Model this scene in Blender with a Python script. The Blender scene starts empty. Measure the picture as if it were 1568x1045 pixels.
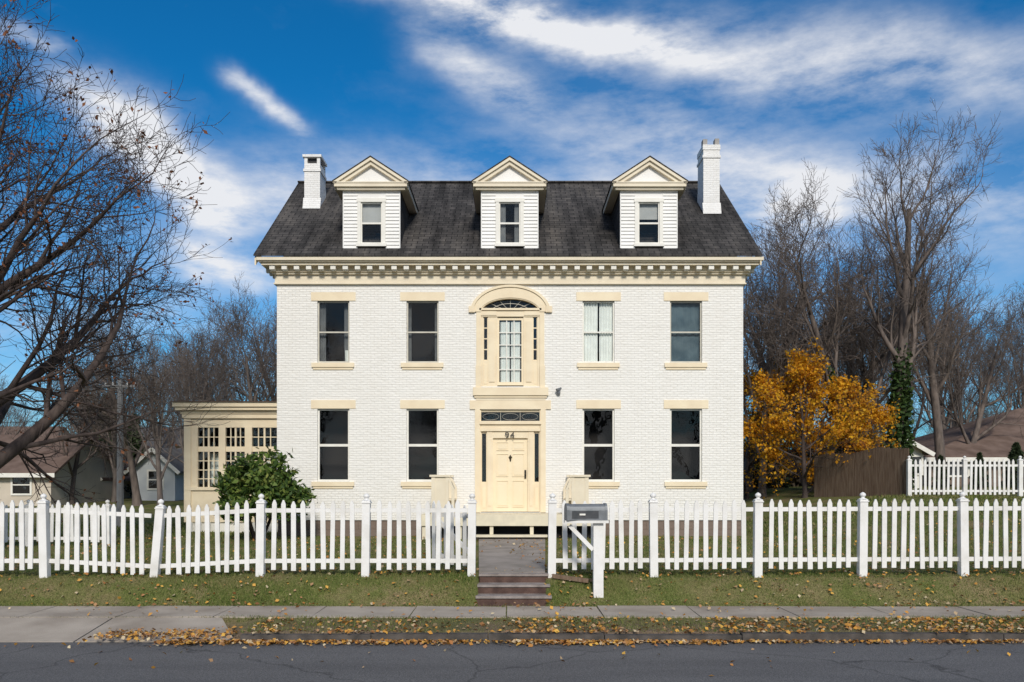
import bpy, math, random
import numpy as np
from mathutils import Vector, Matrix
random.seed(7); np.random.seed(7)
scene=bpy.context.scene
# ------------------------------------------------------------------ helpers: image pixels to world coordinates at a given depth
F=1352.0; CX=784.0; HZ=735.0; EYE=1.68
def PX(u,d): return (u-CX)*d/F
def PZ(v,d): return EYE+(HZ-v)*d/F
WY=26.0
def FX(u): return PX(u,WY)
def FZ(v): return PZ(v,WY)
# ------------------------------------------------------------------ materials
def newmat(name):
    m=bpy.data.materials.new(name); m.use_nodes=True
    nt=m.node_tree; b=nt.nodes['Principled BSDF']; return m,nt,b
def N(nt,t,**kw):
    n=nt.nodes.new(t)
    for k,v in kw.items(): setattr(n,k,v)
    return n
def ramp(nt,stops,src):
    r=nt.nodes.new('ShaderNodeValToRGB'); e=r.color_ramp.elements
    while len(e)<len(stops): e.new(0.5)
    for i,(p,c) in enumerate(stops):
        e[i].position=p; e[i].color=(*c,1) if len(c)==3 else c
    nt.links.new(src,r.inputs[0]); return r
def mixc(nt,fac,a,b,mode='MIX'):
    m=nt.nodes.new('ShaderNodeMix'); m.data_type='RGBA'; m.blend_type=mode
    for s,val in ((0,fac),(6,a),(7,b)):
        if hasattr(val,'links') or hasattr(val,'is_linked'): nt.links.new(val,m.inputs[s])
        else: m.inputs[s].default_value=val if s==0 else (*val,1)
    return m.outputs[2]
def pmat(name,c1,c2,scale=3,rough=0.7,bump=0.0,bscale=30,detail=6,lo=.35,hi=.65,spec=.3,stretch=(1,1,1),metal=0):
    m,nt,b=newmat(name)
    g=N(nt,'ShaderNodeNewGeometry')
    mp=N(nt,'ShaderNodeMapping'); mp.inputs['Scale'].default_value=stretch
    nt.links.new(g.outputs['Position'],mp.inputs[0])
    n=N(nt,'ShaderNodeTexNoise'); n.inputs['Scale'].default_value=scale; n.inputs['Detail'].default_value=detail
    nt.links.new(mp.outputs[0],n.inputs['Vector'])
    r=ramp(nt,[(lo,c1),(hi,c2)],n.outputs[0]); nt.links.new(r.outputs[0],b.inputs['Base Color'])
    b.inputs['Roughness'].default_value=rough; b.inputs['Specular IOR Level'].default_value=spec; b.inputs['Metallic'].default_value=metal
    if bump>0:
        n2=N(nt,'ShaderNodeTexNoise'); n2.inputs['Scale'].default_value=bscale; n2.inputs['Detail'].default_value=5
        nt.links.new(mp.outputs[0],n2.inputs['Vector'])
        bp=N(nt,'ShaderNodeBump'); bp.inputs['Strength'].default_value=bump; bp.inputs['Distance'].default_value=.02
        nt.links.new(n2.outputs[0],bp.inputs['Height']); nt.links.new(bp.outputs[0],b.inputs['Normal'])
    return m
def brickmat(name,base,dirt,bw=.21,bh=.07,bump=.55,mk=.92):
    m,nt,b=newmat(name)
    g=N(nt,'ShaderNodeNewGeometry'); s=N(nt,'ShaderNodeSeparateXYZ'); nt.links.new(g.outputs['Position'],s.inputs[0])
    c=N(nt,'ShaderNodeCombineXYZ')
    add=N(nt,'ShaderNodeMath',operation='ADD'); nt.links.new(s.outputs[0],add.inputs[0]); nt.links.new(s.outputs[1],add.inputs[1])
    nt.links.new(add.outputs[0],c.inputs[0]); nt.links.new(s.outputs[2],c.inputs[1])
    br=N(nt,'ShaderNodeTexBrick'); nt.links.new(c.outputs[0],br.inputs['Vector'])
    br.inputs['Scale'].default_value=1; br.inputs['Brick Width'].default_value=bw; br.inputs['Row Height'].default_value=bh
    br.inputs['Mortar Size'].default_value=.007; br.inputs['Mortar Smooth'].default_value=.8
    br.inputs['Color1'].default_value=(*base,1); br.inputs['Color2'].default_value=(*[x*.965 for x in base],1)
    br.inputs['Mortar'].default_value=(*[x*mk for x in base],1)
    n=N(nt,'ShaderNodeTexNoise'); n.inputs['Scale'].default_value=1.1; n.inputs['Detail'].default_value=8; n.inputs['Roughness'].default_value=.65
    mp=N(nt,'ShaderNodeMapping'); mp.inputs['Scale'].default_value=(1.6,1.6,.7); nt.links.new(g.outputs['Position'],mp.inputs[0]); nt.links.new(mp.outputs[0],n.inputs['Vector'])
    r=ramp(nt,[(.42,(0,0,0)),(.78,(1,1,1))],n.outputs[0])
    col=mixc(nt,r.outputs[0],br.outputs[0],dirt)
    nt.links.new(col,b.inputs['Base Color']); b.inputs['Roughness'].default_value=.75; b.inputs['Specular IOR Level'].default_value=.25
    n2=N(nt,'ShaderNodeTexNoise'); n2.inputs['Scale'].default_value=9; n2.inputs['Detail'].default_value=5
    mp2=N(nt,'ShaderNodeMapping'); mp2.inputs['Scale'].default_value=(.6,.6,1.6); nt.links.new(g.outputs['Position'],mp2.inputs[0]); nt.links.new(mp2.outputs[0],n2.inputs['Vector'])
    ad=N(nt,'ShaderNodeMath',operation='MULTIPLY_ADD'); nt.links.new(n2.outputs[0],ad.inputs[0]); ad.inputs[1].default_value=2.2
    inv=N(nt,'ShaderNodeMath',operation='SUBTRACT'); inv.inputs[0].default_value=1; nt.links.new(br.outputs['Fac'],inv.inputs[1])
    nt.links.new(inv.outputs[0],ad.inputs[2])
    bp=N(nt,'ShaderNodeBump'); bp.inputs['Strength'].default_value=bump; bp.inputs['Distance'].default_value=.014
    nt.links.new(ad.outputs[0],bp.inputs['Height']); nt.links.new(bp.outputs[0],b.inputs['Normal'])
    return m
def islandmat(name,stops,rough=.7,trans=0.0):
    m,nt,b=newmat(name); g=N(nt,'ShaderNodeNewGeometry')
    r=ramp(nt,stops,g.outputs['Random Per Island']); nt.links.new(r.outputs[0],b.inputs['Base Color'])
    b.inputs['Roughness'].default_value=rough; b.inputs['Specular IOR Level'].default_value=.25
    if trans>0:
        t=N(nt,'ShaderNodeBsdfTranslucent'); nt.links.new(r.outputs[0],t.inputs[0])
        mx=N(nt,'ShaderNodeMixShader'); mx.inputs[0].default_value=trans
        nt.links.new(b.outputs[0],mx.inputs[1]); nt.links.new(t.outputs[0],mx.inputs[2])
        nt.links.new(mx.outputs[0],nt.nodes['Material Output'].inputs[0])
    return m

M={}
M['wall']=brickmat('white_painted_brick',(.83,.81,.765),(.775,.75,.70),mk=.89,bump=.65)
M['chimney']=brickmat('chimney_paint',(.80,.79,.77),(.70,.685,.65))
M['found']=brickmat('foundation_stone',(.20,.15,.12),(.15,.12,.10),bw=.5,bh=.22,mk=.7)
M['cream']=pmat('cream_trim_paint',(.80,.69,.50),(.74,.62,.44),2.2,.55,.08,18)
M['creamdoor']=pmat('cream_door_paint',(.82,.70,.50),(.79,.67,.47),2.2,.4,.03,18)
M['palecream']=pmat('pale_cream_paint',(.75,.67,.52),(.68,.60,.46),2.2,.55,.08,18)
M['white']=pmat('white_trim_paint',(.78,.76,.70),(.70,.68,.62),3,.5,.08,20)
M['fence']=pmat('fence_white_paint',(.76,.75,.73),(.60,.58,.54),2.5,.6,.15,25,lo=.45,hi=.8)
M['frame']=pmat('window_frame_paint',(.58,.55,.47),(.50,.47,.40),4,.5)
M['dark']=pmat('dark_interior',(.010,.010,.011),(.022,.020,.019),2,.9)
M['curtain']=pmat('curtain_cloth',(.80,.83,.79),(.72,.75,.71),5,.9)
M['curtaind']=pmat('grey_curtain_cloth',(.20,.21,.21),(.14,.15,.155),5,.9)
M['curtain_refl']=pmat('blind_blue_reflection',(.05,.085,.105),(.10,.145,.165),3,.9)  # blue-grey pane reflection painted into the cloth colour
M['shade']=pmat('roller_shade',(.36,.37,.36),(.42,.43,.42),3,.9)
M['black']=pmat('black_metal',(.02,.02,.02),(.03,.03,.03),5,.4)
M['brass']=pmat('door_hardware',(.05,.045,.04),(.08,.07,.05),5,.35,metal=.6)
M['bark']=pmat('bark',(.085,.068,.06),(.17,.135,.115),6,.9,.6,20,stretch=(1,1,.3))
M['barkd']=pmat('dark_bark',(.045,.033,.03),(.10,.075,.065),6,.9,.6,20,stretch=(1,1,.3))
M['bark2']=pmat('grey_bark',(.10,.082,.074),(.17,.142,.125),6,.9,.6,20,stretch=(1,1,.3))
M['concrete']=pmat('sidewalk_concrete',(.28,.235,.19),(.41,.355,.295),1.3,.85,.3,50,detail=12)
M['path']=pmat('path_concrete',(.21,.185,.16),(.32,.28,.25),1.6,.85,.3,50,detail=12)
M['curb']=pmat('granite_curb',(.05,.045,.04),(.11,.095,.085),4,.85,.4,60)
M['brownstone']=pmat('brownstone_riser',(.06,.034,.028),(.12,.07,.055),5,.8,.4,30)
M['tread']=pmat('stone_tread',(.19,.16,.145),(.31,.27,.25),5,.8,.4,30)
M['deck']=pmat('deck_paint',(.72,.65,.49),(.64,.58,.44),5,.5)
M['woodfence']=pmat('weathered_wood',(.12,.075,.05),(.21,.15,.105),3,.9,.4,20,stretch=(6,6,.5))
M['mail']=pmat('mailbox_metal',(.17,.18,.19),(.23,.24,.25),8,.45,metal=.4)
M['mailface']=pmat('mailbox_dark_panel',(.05,.055,.06),(.08,.08,.085),8,.5)
M['pole']=pmat('utility_pole_wood',(.26,.25,.24),(.36,.34,.32),3,.9)
M['clap']=pmat('clapboard_paint',(.79,.78,.76),(.73,.72,.69),2,.55,.05,20)
M['tan']=pmat('tan_siding',(.50,.44,.36),(.58,.51,.42),1,.8)
M['greysiding']=pmat('grey_siding',(.50,.53,.55),(.58,.61,.62),1,.8)
M['brownroof']=pmat('brown_shingles',(.11,.072,.055),(.18,.125,.10),1.5,.9,.4,12)
M['greyroof']=pmat('grey_shingles',(.13,.12,.12),(.2,.19,.18),1.5,.9,.4,12)
def shingles():
    m,nt,b=newmat('asphalt_shingles')
    g=N(nt,'ShaderNodeNewGeometry'); s=N(nt,'ShaderNodeSeparateXYZ'); nt.links.new(g.outputs['Position'],s.inputs[0])
    c=N(nt,'ShaderNodeCombineXYZ'); nt.links.new(s.outputs[0],c.inputs[0])
    mu=N(nt,'ShaderNodeMath',operation='MULTIPLY'); mu.inputs[1].default_value=1.71; nt.links.new(s.outputs[2],mu.inputs[0]); nt.links.new(mu.outputs[0],c.inputs[1])
    br=N(nt,'ShaderNodeTexBrick'); nt.links.new(c.outputs[0],br.inputs['Vector'])
    br.inputs['Scale'].default_value=1; br.inputs['Brick Width'].default_value=.33; br.inputs['Row Height'].default_value=.19
    br.inputs['Mortar Size'].default_value=.012; br.inputs['Bias'].default_value=0
    br.inputs['Color1'].default_value=(.085,.078,.074,1); br.inputs['Color2'].default_value=(.05,.047,.045,1); br.inputs['Mortar'].default_value=(.018,.017,.017,1)
    mp=N(nt,'ShaderNodeMapping'); mp.inputs['Scale'].default_value=(2.6,.4,.3); nt.links.new(g.outputs['Position'],mp.inputs[0])
    n=N(nt,'ShaderNodeTexNoise'); n.inputs['Scale'].default_value=.8; n.inputs['Detail'].default_value=9; n.inputs['Roughness'].default_value=.68; nt.links.new(mp.outputs[0],n.inputs['Vector'])
    r=ramp(nt,[(.36,(.38,.38,.38)),(.52,(.92,.92,.92)),(.68,(1.6,1.55,1.45))],n.outputs[0])
    col=mixc(nt,1.0,br.outputs[0],r.outputs[0],'MULTIPLY')
    nt.links.new(col,b.inputs['Base Color']); b.inputs['Roughness'].default_value=.9; b.inputs['Specular IOR Level'].default_value=.2
    bp=N(nt,'ShaderNodeBump'); bp.inputs['Strength'].default_value=.6; bp.inputs['Distance'].default_value=.02; bp.invert=True
    nt.links.new(br.outputs['Fac'],bp.inputs['Height']); nt.links.new(bp.outputs[0],b.inputs['Normal'])
    return m
M['shingle']=shingles()
def glassmat():
    m,nt,b=newmat('window_glass'); nt.nodes.remove(b)
    t=N(nt,'ShaderNodeBsdfTransparent'); t.inputs[0].default_value=(.96,.97,.97,1)
    gl=N(nt,'ShaderNodeBsdfGlossy'); gl.inputs['Roughness'].default_value=.01
    nz=N(nt,'ShaderNodeTexNoise'); nz.inputs['Scale'].default_value=2.2
    g=N(nt,'ShaderNodeNewGeometry'); nt.links.new(g.outputs['Position'],nz.inputs['Vector'])
    bp=N(nt,'ShaderNodeBump'); bp.inputs['Strength'].default_value=.05; bp.inputs['Distance'].default_value=.05
    nt.links.new(nz.outputs[0],bp.inputs['Height']); nt.links.new(bp.outputs[0],gl.inputs['Normal'])
    lw=N(nt,'ShaderNodeLayerWeight'); lw.inputs[0].default_value=.12
    mr=N(nt,'ShaderNodeMapRange'); nt.links.new(lw.outputs['Fresnel'],mr.inputs[0]); mr.inputs['To Min'].default_value=.03; mr.inputs['To Max'].default_value=1
    mx=N(nt,'ShaderNodeMixShader'); nt.links.new(mr.outputs[0],mx.inputs[0])
    nt.links.new(t.outputs[0],mx.inputs[1]); nt.links.new(gl.outputs[0],mx.inputs[2])
    nt.links.new(mx.outputs[0],nt.nodes['Material Output'].inputs[0]); return m
M['glass']=glassmat()
def roadmat():
    m,nt,b=newmat('asphalt'); g=N(nt,'ShaderNodeNewGeometry')
    n=N(nt,'ShaderNodeTexNoise'); n.inputs['Scale'].default_value=.5; n.inputs['Detail'].default_value=8; n.inputs['Roughness'].default_value=.7
    mp=N(nt,'ShaderNodeMapping'); mp.inputs['Scale'].default_value=(.35,1.6,1); nt.links.new(g.outputs['Position'],mp.inputs[0]); nt.links.new(mp.outputs[0],n.inputs['Vector'])
    r=ramp(nt,[(.3,(.095,.092,.092)),(.7,(.15,.145,.143))],n.outputs[0])
    n2=N(nt,'ShaderNodeTexNoise'); n2.inputs['Scale'].default_value=60; n2.inputs['Detail'].default_value=3; nt.links.new(g.outputs['Position'],n2.inputs['Vector'])
    r2=ramp(nt,[(.3,(.45,.45,.45)),(.75,(1.55,1.55,1.55))],n2.outputs[0])
    col=mixc(nt,1.0,r.outputs[0],r2.outputs[0],'MULTIPLY')
    v=N(nt,'ShaderNodeTexVoronoi',feature='DISTANCE_TO_EDGE'); v.inputs['Scale'].default_value=.3
    nd=N(nt,'ShaderNodeTexNoise'); nd.inputs['Scale'].default_value=1.5; nd.inputs['Detail'].default_value=6; nt.links.new(g.outputs['Position'],nd.inputs['Vector'])
    dm=mixc(nt,.6,g.outputs['Position'],nd.outputs['Color'],'ADD'); nt.links.new(dm,v.inputs['Vector'])
    r3=ramp(nt,[(0.0,(.5,.5,.5)),(.006,(1,1,1))],v.outputs['Distance'])
    col=mixc(nt,1.0,col,r3.outputs[0],'MULTIPLY')
    nt.links.new(col,b.inputs['Base Color']); b.inputs['Roughness'].default_value=.85; b.inputs['Specular IOR Level'].default_value=.3
    bp=N(nt,'ShaderNodeBump'); bp.inputs['Strength'].default_value=.5; bp.inputs['Distance'].default_value=.01
    nt.links.new(n2.outputs[0],bp.inputs['Height']); nt.links.new(bp.outputs[0],b.inputs['Normal'])
    return m
M['road']=roadmat()
def grassmat():
    m,nt,b=newmat('grass_ground'); g=N(nt,'ShaderNodeNewGeometry')
    n=N(nt,'ShaderNodeTexNoise'); n.inputs['Scale'].default_value=.8; n.inputs['Detail'].default_value=9; n.inputs['Roughness'].default_value=.7; nt.links.new(g.outputs['Position'],n.inputs['Vector'])
    r=ramp(nt,[(.3,(.09,.12,.028)),(.47,(.15,.165,.05)),(.62,(.25,.20,.10))],n.outputs[0])
    n2=N(nt,'ShaderNodeTexNoise'); n2.inputs['Scale'].default_value=45; n2.inputs['Detail'].default_value=4; nt.links.new(g.outputs['Position'],n2.inputs['Vector'])
    r2=ramp(nt,[(.3,(.45,.45,.45)),(.7,(1.3,1.3,1.3))],n2.outputs[0])
    col=mixc(nt,1.0,r.outputs[0],r2.outputs[0],'MULTIPLY')
    s=N(nt,'ShaderNodeSeparateXYZ'); nt.links.new(g.outputs['Position'],s.inputs[0])
    mr=N(nt,'ShaderNodeMapRange'); mr.inputs['From Min'].default_value=14.2; mr.inputs['From Max'].default_value=12.8; nt.links.new(s.outputs[1],mr.inputs[0])
    mm=N(nt,'ShaderNodeMath',operation='MULTIPLY'); nt.links.new(mr.outputs[0],mm.inputs[0]); 
    rr=ramp(nt,[(.3,(.5,.5,.5)),(.55,(1,1,1))],n.outputs[0]); nt.links.new(rr.outputs[0],mm.inputs[1])
    soil=mixc(nt,1.0,(.20,.145,.10),r2.outputs[0],'MULTIPLY')
    col=mixc(nt,mm.outputs[0],col,soil)
    nt.links.new(col,b.inputs['Base Color']); b.inputs['Roughness'].default_value=.95; b.inputs['Specular IOR Level'].default_value=.1
    bp=N(nt,'ShaderNodeBump'); bp.inputs['Strength'].default_value=.8; bp.inputs['Distance'].default_value=.04
    nt.links.new(n2.outputs[0],bp.inputs['Height']); nt.links.new(bp.outputs[0],b.inputs['Normal'])
    return m
M['grass']=grassmat()
def blademat():
    m,nt,b=newmat('grass_blades'); g=N(nt,'ShaderNodeNewGeometry')
    r=ramp(nt,[(0,(.06,.11,.02)),(.45,(.12,.17,.035)),(.75,(.21,.23,.065)),(1,(.38,.31,.16))],g.outputs['Random Per Island'])
    n=N(nt,'ShaderNodeTexNoise'); n.inputs['Scale'].default_value=1.1; n.inputs['Detail'].default_value=6; n.inputs['Roughness'].default_value=.7; nt.links.new(g.outputs['Position'],n.inputs['Vector'])
    f=ramp(nt,[(.46,(0,0,0)),(.66,(.7,.7,.7))],n.outputs[0])
    col=mixc(nt,f.outputs[0],r.outputs[0],(.27,.23,.11))
    t=N(nt,'ShaderNodeBsdfTranslucent'); nt.links.new(col,t.inputs[0]); nt.links.new(col,b.inputs['Base Color']); b.inputs['Roughness'].default_value=.8; b.inputs['Specular IOR Level'].default_value=.2
    mx=N(nt,'ShaderNodeMixShader'); mx.inputs[0].default_value=.3; nt.links.new(b.outputs[0],mx.inputs[1]); nt.links.new(t.outputs[0],mx.inputs[2]); nt.links.new(mx.outputs[0],nt.nodes['Material Output'].inputs[0])
    return m
M['blade']=blademat()
M['fallen']=islandmat('fallen_leaf',[(0,(.20,.10,.04)),(.25,(.48,.22,.04)),(.45,(.60,.35,.07)),(.6,(.36,.15,.05)),(.8,(.34,.22,.12)),(1,(.58,.48,.31))],.8)
M['gold']=islandmat('golden_leaves',[(0,(.48,.19,.014)),(.4,(.76,.36,.018)),(.8,(.84,.48,.025)),(1,(.38,.21,.035))],.7,.45)
M['russet']=islandmat('russet_leaves',[(0,(.16,.06,.03)),(1,(.26,.11,.05))],.8,.2)
M['bush']=islandmat('rhododendron_leaves',[(0,(.03,.06,.014)),(.5,(.07,.12,.025)),(.85,(.14,.20,.04)),(1,(.26,.27,.08))],.45,.15)
M['ivy']=islandmat('ivy_leaves',[(0,(.018,.04,.012)),(1,(.05,.085,.02))],.6,.1)
M['conifer']=islandmat('evergreen_needles',[(0,(.02,.035,.015)),(1,(.05,.07,.03))],.8,.1)
# ------------------------------------------------------------------ mesh helpers
def empty(name,loc=(0,0,0)):
    e=bpy.data.objects.new(name,None); e.location=loc; scene.collection.objects.link(e); e.empty_display_size=.3; return e
class MB:
    def __init__(s,name,mat,parent=None): s.n=name;s.m=mat;s.p=parent;s.v=[];s.f=[]
    def add(s,vs,fs):
        o=len(s.v); s.v+= [tuple(v) for v in vs]; s.f+=[tuple(i+o for i in f) for f in fs]
    def box(s,x0,x1,y0,y1,z0,z1):
        s.add([(x0,y0,z0),(x1,y0,z0),(x1,y1,z0),(x0,y1,z0),(x0,y0,z1),(x1,y0,z1),(x1,y1,z1),(x0,y1,z1)],
              [(0,3,2,1),(4,5,6,7),(0,1,5,4),(1,2,6,5),(2,3,7,6),(3,0,4,7)])
    def obox(s,c,ax,ay,az):
        c=Vector(c);ax=Vector(ax);ay=Vector(ay);az=Vector(az)
        s.add([c+sx*ax+sy*ay+sz*az for sz in(-1,1) for sx,sy in((-1,-1),(1,-1),(1,1),(-1,1))],
              [(0,3,2,1),(4,5,6,7),(0,1,5,4),(1,2,6,5),(2,3,7,6),(3,0,4,7)])
    def beam(s,a,b,w,h,up=(0,0,1)):
        a=Vector(a);b=Vector(b);d=(b-a);L=d.length;d.normalize();u=Vector(up)
        r=d.cross(u).normalized();u=r.cross(d).normalized()
        s.obox((a+b)/2,r*w/2,d*L/2,u*h/2)
    def prism(s,poly,y0,y1):
        n=len(poly); s.add([(x,y0,z) for x,z in poly]+[(x,y1,z) for x,z in poly],
            [tuple(range(n)),tuple(range(2*n-1,n-1,-1))]+[(i,i+n,(i+1)%n+n,(i+1)%n) for i in range(n)])
    def ring(s,outer,inner,y0,y1):
        n=len(outer)
        vs=[(x,y0,z) for x,z in outer]+[(x,y0,z) for x,z in inner]+[(x,y1,z) for x,z in outer]+[(x,y1,z) for x,z in inner]
        fs=[]
        for i in range(n-1):
            fs+=[(i,i+1,n+i+1,n+i),(2*n+i,2*n+i+1,i+1,i),(n+i,n+i+1,3*n+i+1,3*n+i)]
        s.add(vs,fs)
    def lathe(s,c,prof,k=10):
        vs=[];fs=[]
        for r,z in prof:
            for j in range(k):
                a=2*math.pi*j/k; vs.append((c[0]+r*math.cos(a),c[1]+r*math.sin(a),c[2]+z))
        for i in range(len(prof)-1):
            for j in range(k):
                fs.append((i*k+j,i*k+(j+1)%k,(i+1)*k+(j+1)%k,(i+1)*k+j))
        s.add(vs,fs)
    def done(s,smooth=False):
        me=bpy.data.meshes.new(s.n); me.from_pydata(s.v,[],s.f); me.validate(); me.update()
        if smooth:
            for p in me.polygons: p.use_smooth=True
        o=bpy.data.objects.new(s.n,me); me.materials.append(s.m); scene.collection.objects.link(o)
        if s.p: o.parent=s.p
        return o
def npmesh(name,verts,faces,mat,parent=None):
    me=bpy.data.meshes.new(name); nv=len(verts); nf,k=faces.shape
    me.vertices.add(nv); me.vertices.foreach_set('co',np.asarray(verts,dtype=np.float32).ravel())
    me.loops.add(nf*k); me.loops.foreach_set('vertex_index',faces.astype(np.int32).ravel())
    me.polygons.add(nf); me.polygons.foreach_set('loop_start',np.arange(0,nf*k,k,dtype=np.int32)); me.polygons.foreach_set('loop_total',np.full(nf,k,dtype=np.int32))
    me.update(); me.validate(); me.materials.append(mat)
    o=bpy.data.objects.new(name,me); scene.collection.objects.link(o)
    if parent: o.parent=parent
    return o
def leaves(name,pts,size,mat,parent=None,flat=0.0,elong=1.6):
    pts=np.asarray(pts,dtype=float); n=len(pts)
    nr=np.random.randn(n,3); nr[:,2]=nr[:,2]*(1-flat)+flat*3; nr/=np.linalg.norm(nr,axis=1)[:,None]
    t=np.random.randn(n,3); a=np.cross(nr,t); a/=np.linalg.norm(a,axis=1)[:,None]; b=np.cross(nr,a)
    sz=(size*(.6+.8*np.random.rand(n)))[:,None]
    v=np.stack([pts-a*sz*elong/2,pts-b*sz/2+nr*sz*.15,pts+a*sz*elong/2,pts+b*sz/2+nr*sz*.15],axis=1).reshape(-1,3)
    f=np.arange(4*n).reshape(n,4)
    return npmesh(name,v,f,mat,parent)
# ------------------------------------------------------------------ ground
def sstep(x,a,b):
    t=np.clip((x-a)/(b-a),0,1); return t*t*(3-2*t)
AP0,AP1=-12.6,-4.1
def H(x,y):
    x=np.asarray(x,float);y=np.asarray(y,float)
    z=np.interp(y,[-500,2.2,2.35,2.45,12.55,12.64,13.75,14.92,15.05,15.4,15.75,16.5,26,35,60,120,600],
                  [-.47,-.47,-.5,-.68,-.68,-.505,-.475,-.475,-.43,-.22,-.07,-.03,.03,.1,.6,1.0,1.4])
    apr=((x>AP0)&(x<AP1)&(y>12.5)&(y<13.72))
    z=np.where(apr,np.interp(y,[12.55,13.75],[-.70,-.52]),z)
    z=z+1.0*sstep(x,7,14)*sstep(y,18,31)
    z=z+.02*np.sin(x*1.3+y)*sstep(y,15,15.4)*np.cos(x*.7)
    z=np.where((np.abs(x)<.57)&(y>14.96)&(y<15.97),-.55,z)
    return z
xs=np.unique(np.concatenate([np.array([-700,-400,-200,-120,-80,-50,-35,-.6,-.565,.565,.6]),np.arange(-28,28.01,.35),np.array([35,50,80,120,200,400,700])]))
ys=np.concatenate([np.array([-600,-200,-80,-30,-10,0,2.2,2.35,2.45,6,12.5,12.55,12.64,12.8,13.1,13.4,13.7,13.75,14.4,14.92,14.95,14.97,15.05,15.2,15.4,15.6,15.75,15.96,15.98,16.1,16.5]),np.arange(17,40,1.0),np.array([45,52,60,80,120,200,350,600,900])])
XX,YY=np.meshgrid(xs,ys); ZZ=H(XX,YY)
nx,ny=len(xs),len(ys)
idx=np.arange(nx*ny).reshape(ny,nx)
fc=np.stack([idx[:-1,:-1],idx[:-1,1:],idx[1:,1:],idx[1:,:-1]],axis=-1).reshape(-1,4)
npmesh('ground',np.stack([XX,YY,ZZ],-1).reshape(-1,3),fc,M['grass'])
b=MB('road',M['road']); b.add([(-400,2.45,-.62),(400,2.45,-.62),(400,12.56,-.62),(-400,12.56,-.62)],[(0,1,2,3)]); b.done()
b=MB('kerb',M['curb'])
x=-3.85
while x<70:
    L=random.uniform(1.6,2.4); dz=random.uniform(-.018,.012); dy=random.uniform(-.018,.018)
    b.box(x,x+L-.012,12.50+dy,12.645+dy,-.70,-.505+dz); x+=L
x=-12.7
while x>-70:
    b.box(x-2+.012,x,12.50,12.645,-.70,-.492); x-=2
b.done()
b=MB('sidewalk',M['concrete'])
x=-70
while x<70:
    L=1.52; t=[random.uniform(-.010,.010) for _ in range(4)]
    z=-.455
    b.add([(x,13.75,-.52),(x+L-.02,13.75,-.52),(x+L-.02,14.93,-.52),(x,14.93,-.52),(x,13.75,z+t[0]),(x+L-.02,13.75,z+t[1]),(x+L-.02,14.93,z+t[2]),(x,14.93,z+t[3])],
      [(4,5,6,7),(0,1,5,4),(1,2,6,5),(2,3,7,6),(3,0,4,7)]); x+=L
b.done()
b=MB('driveway_apron',M['concrete'])
xa=[-12.5,-10.4,-8.3,-6.2,-4.5]
for i in range(4):
    g=.014
    xl,xr=xa[i]+g,xa[i+1]-g
    fl = xl-.9 if i==0 else xl; fr= xr+.6 if i==3 else xr
    b.add([(fl,12.50,-.612),(fr,12.50,-.612),(xr,13.73,-.462),(xl,13.73,-.462),(fl,12.50,-.75),(fr,12.50,-.75),(xr,13.73,-.75),(xl,13.73,-.75)],[(0,1,2,3),(4,5,1,0),(5,6,2,1),(7,4,0,3)])
b.done()
def blades(name,n,x0,x1,y0,y1,h,w,keep=None):
    px=np.random.uniform(x0,x1,n); py=np.random.uniform(y0,y1,n)
    cl=.5+.5*np.sin(px*2.1+np.sin(py*1.7)*2)*np.cos(py*2.9+px*.6); c2_=.5+.5*np.sin(px*.83+2*np.sin(py*.9+px*.31))
    ok=np.random.rand(n)<(.25+.45*cl+.3*c2_)
    if keep is not None: ok&=keep(px,py)
    px=px[ok];py=py[ok];hs=(.7+.5*c2_)[ok];n=len(px); pz=H(px,py)-.005
    a=np.random.uniform(0,2*np.pi,n); hh=h*hs*np.random.uniform(.5,1.3,n); ww=w*np.random.uniform(.6,1.4,n)
    dx=np.cos(a)*ww/2; dy=np.sin(a)*ww/2; lx=np.random.randn(n)*hh*.45; ly=np.random.randn(n)*hh*.45
    v=np.stack([np.stack([px-dx,py-dy,pz],-1),np.stack([px+dx,py+dy,pz],-1),np.stack([px+lx,py+ly,pz+hh],-1)],1).reshape(-1,3)
    return v
offpath=lambda x,y: ~((np.abs(x)<.66+.035*(y-15)) & (y>14.9))
vs=[blades('a',105000,-13,13,14.90,16.3,.055,.012,offpath),
    blades('b',30000,-3.9,13,12.62,13.78,.035,.012),
    blades('b2',9000,-13,13,13.68,13.80,.045,.012),
    blades('b3',9000,-13,13,14.86,14.95,.05,.012,offpath),
    blades('c',80000,-14,16,16.3,25.5,.055,.022,offpath),
    blades('d',20000,7,24,25.5,32,.09,.04),
    blades('e',14000,-20,-7,25.5,32,.09,.04)]
vv=np.concatenate(vs); npmesh('grass',vv,np.arange(len(vv)).reshape(-1,3),M['blade'])
P=[]
def scat(n,x0,x1,fy,zo=.015,zc=None):
    px=np.random.uniform(x0,x1,n); py=fy(n); pz=(H(px,py) if zc is None else np.full(n,zc))+zo+np.random.rand(n)*.02
    ok=np.random.rand(n)<(.5+.5*np.sin(px*1.7+np.sin(px*4.1))*np.sin(px*.61+1)+.08)
    P.append(np.stack([px,py,pz],-1)[ok])
scat(2900,-4.6,13,lambda n:12.47-np.abs(np.random.randn(n))*.08,zc=-.62,zo=.02)
scat(2000,-5,3,lambda n:12.45-np.abs(np.random.randn(n))*.12,zc=-.62,zo=.02)
scat(1000,-4.2,13,lambda n:12.58+np.random.randn(n)*.05,zc=-.50)
scat(260,-13,13,lambda n:12.4-np.abs(np.random.randn(n))*.9,zc=-.62,zo=.008)
scat(2600,-3.8,13,lambda n:np.random.uniform(12.66,13.7,n))
scat(1300,3,13,lambda n:np.random.uniform(12.66,13.7,n))
scat(330,-13,13,lambda n:np.random.uniform(13.78,14.9,n),zc=-.45)
scat(300,-13,13,lambda n:14.86+np.random.rand(n)*.1,zc=-.44)
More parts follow.
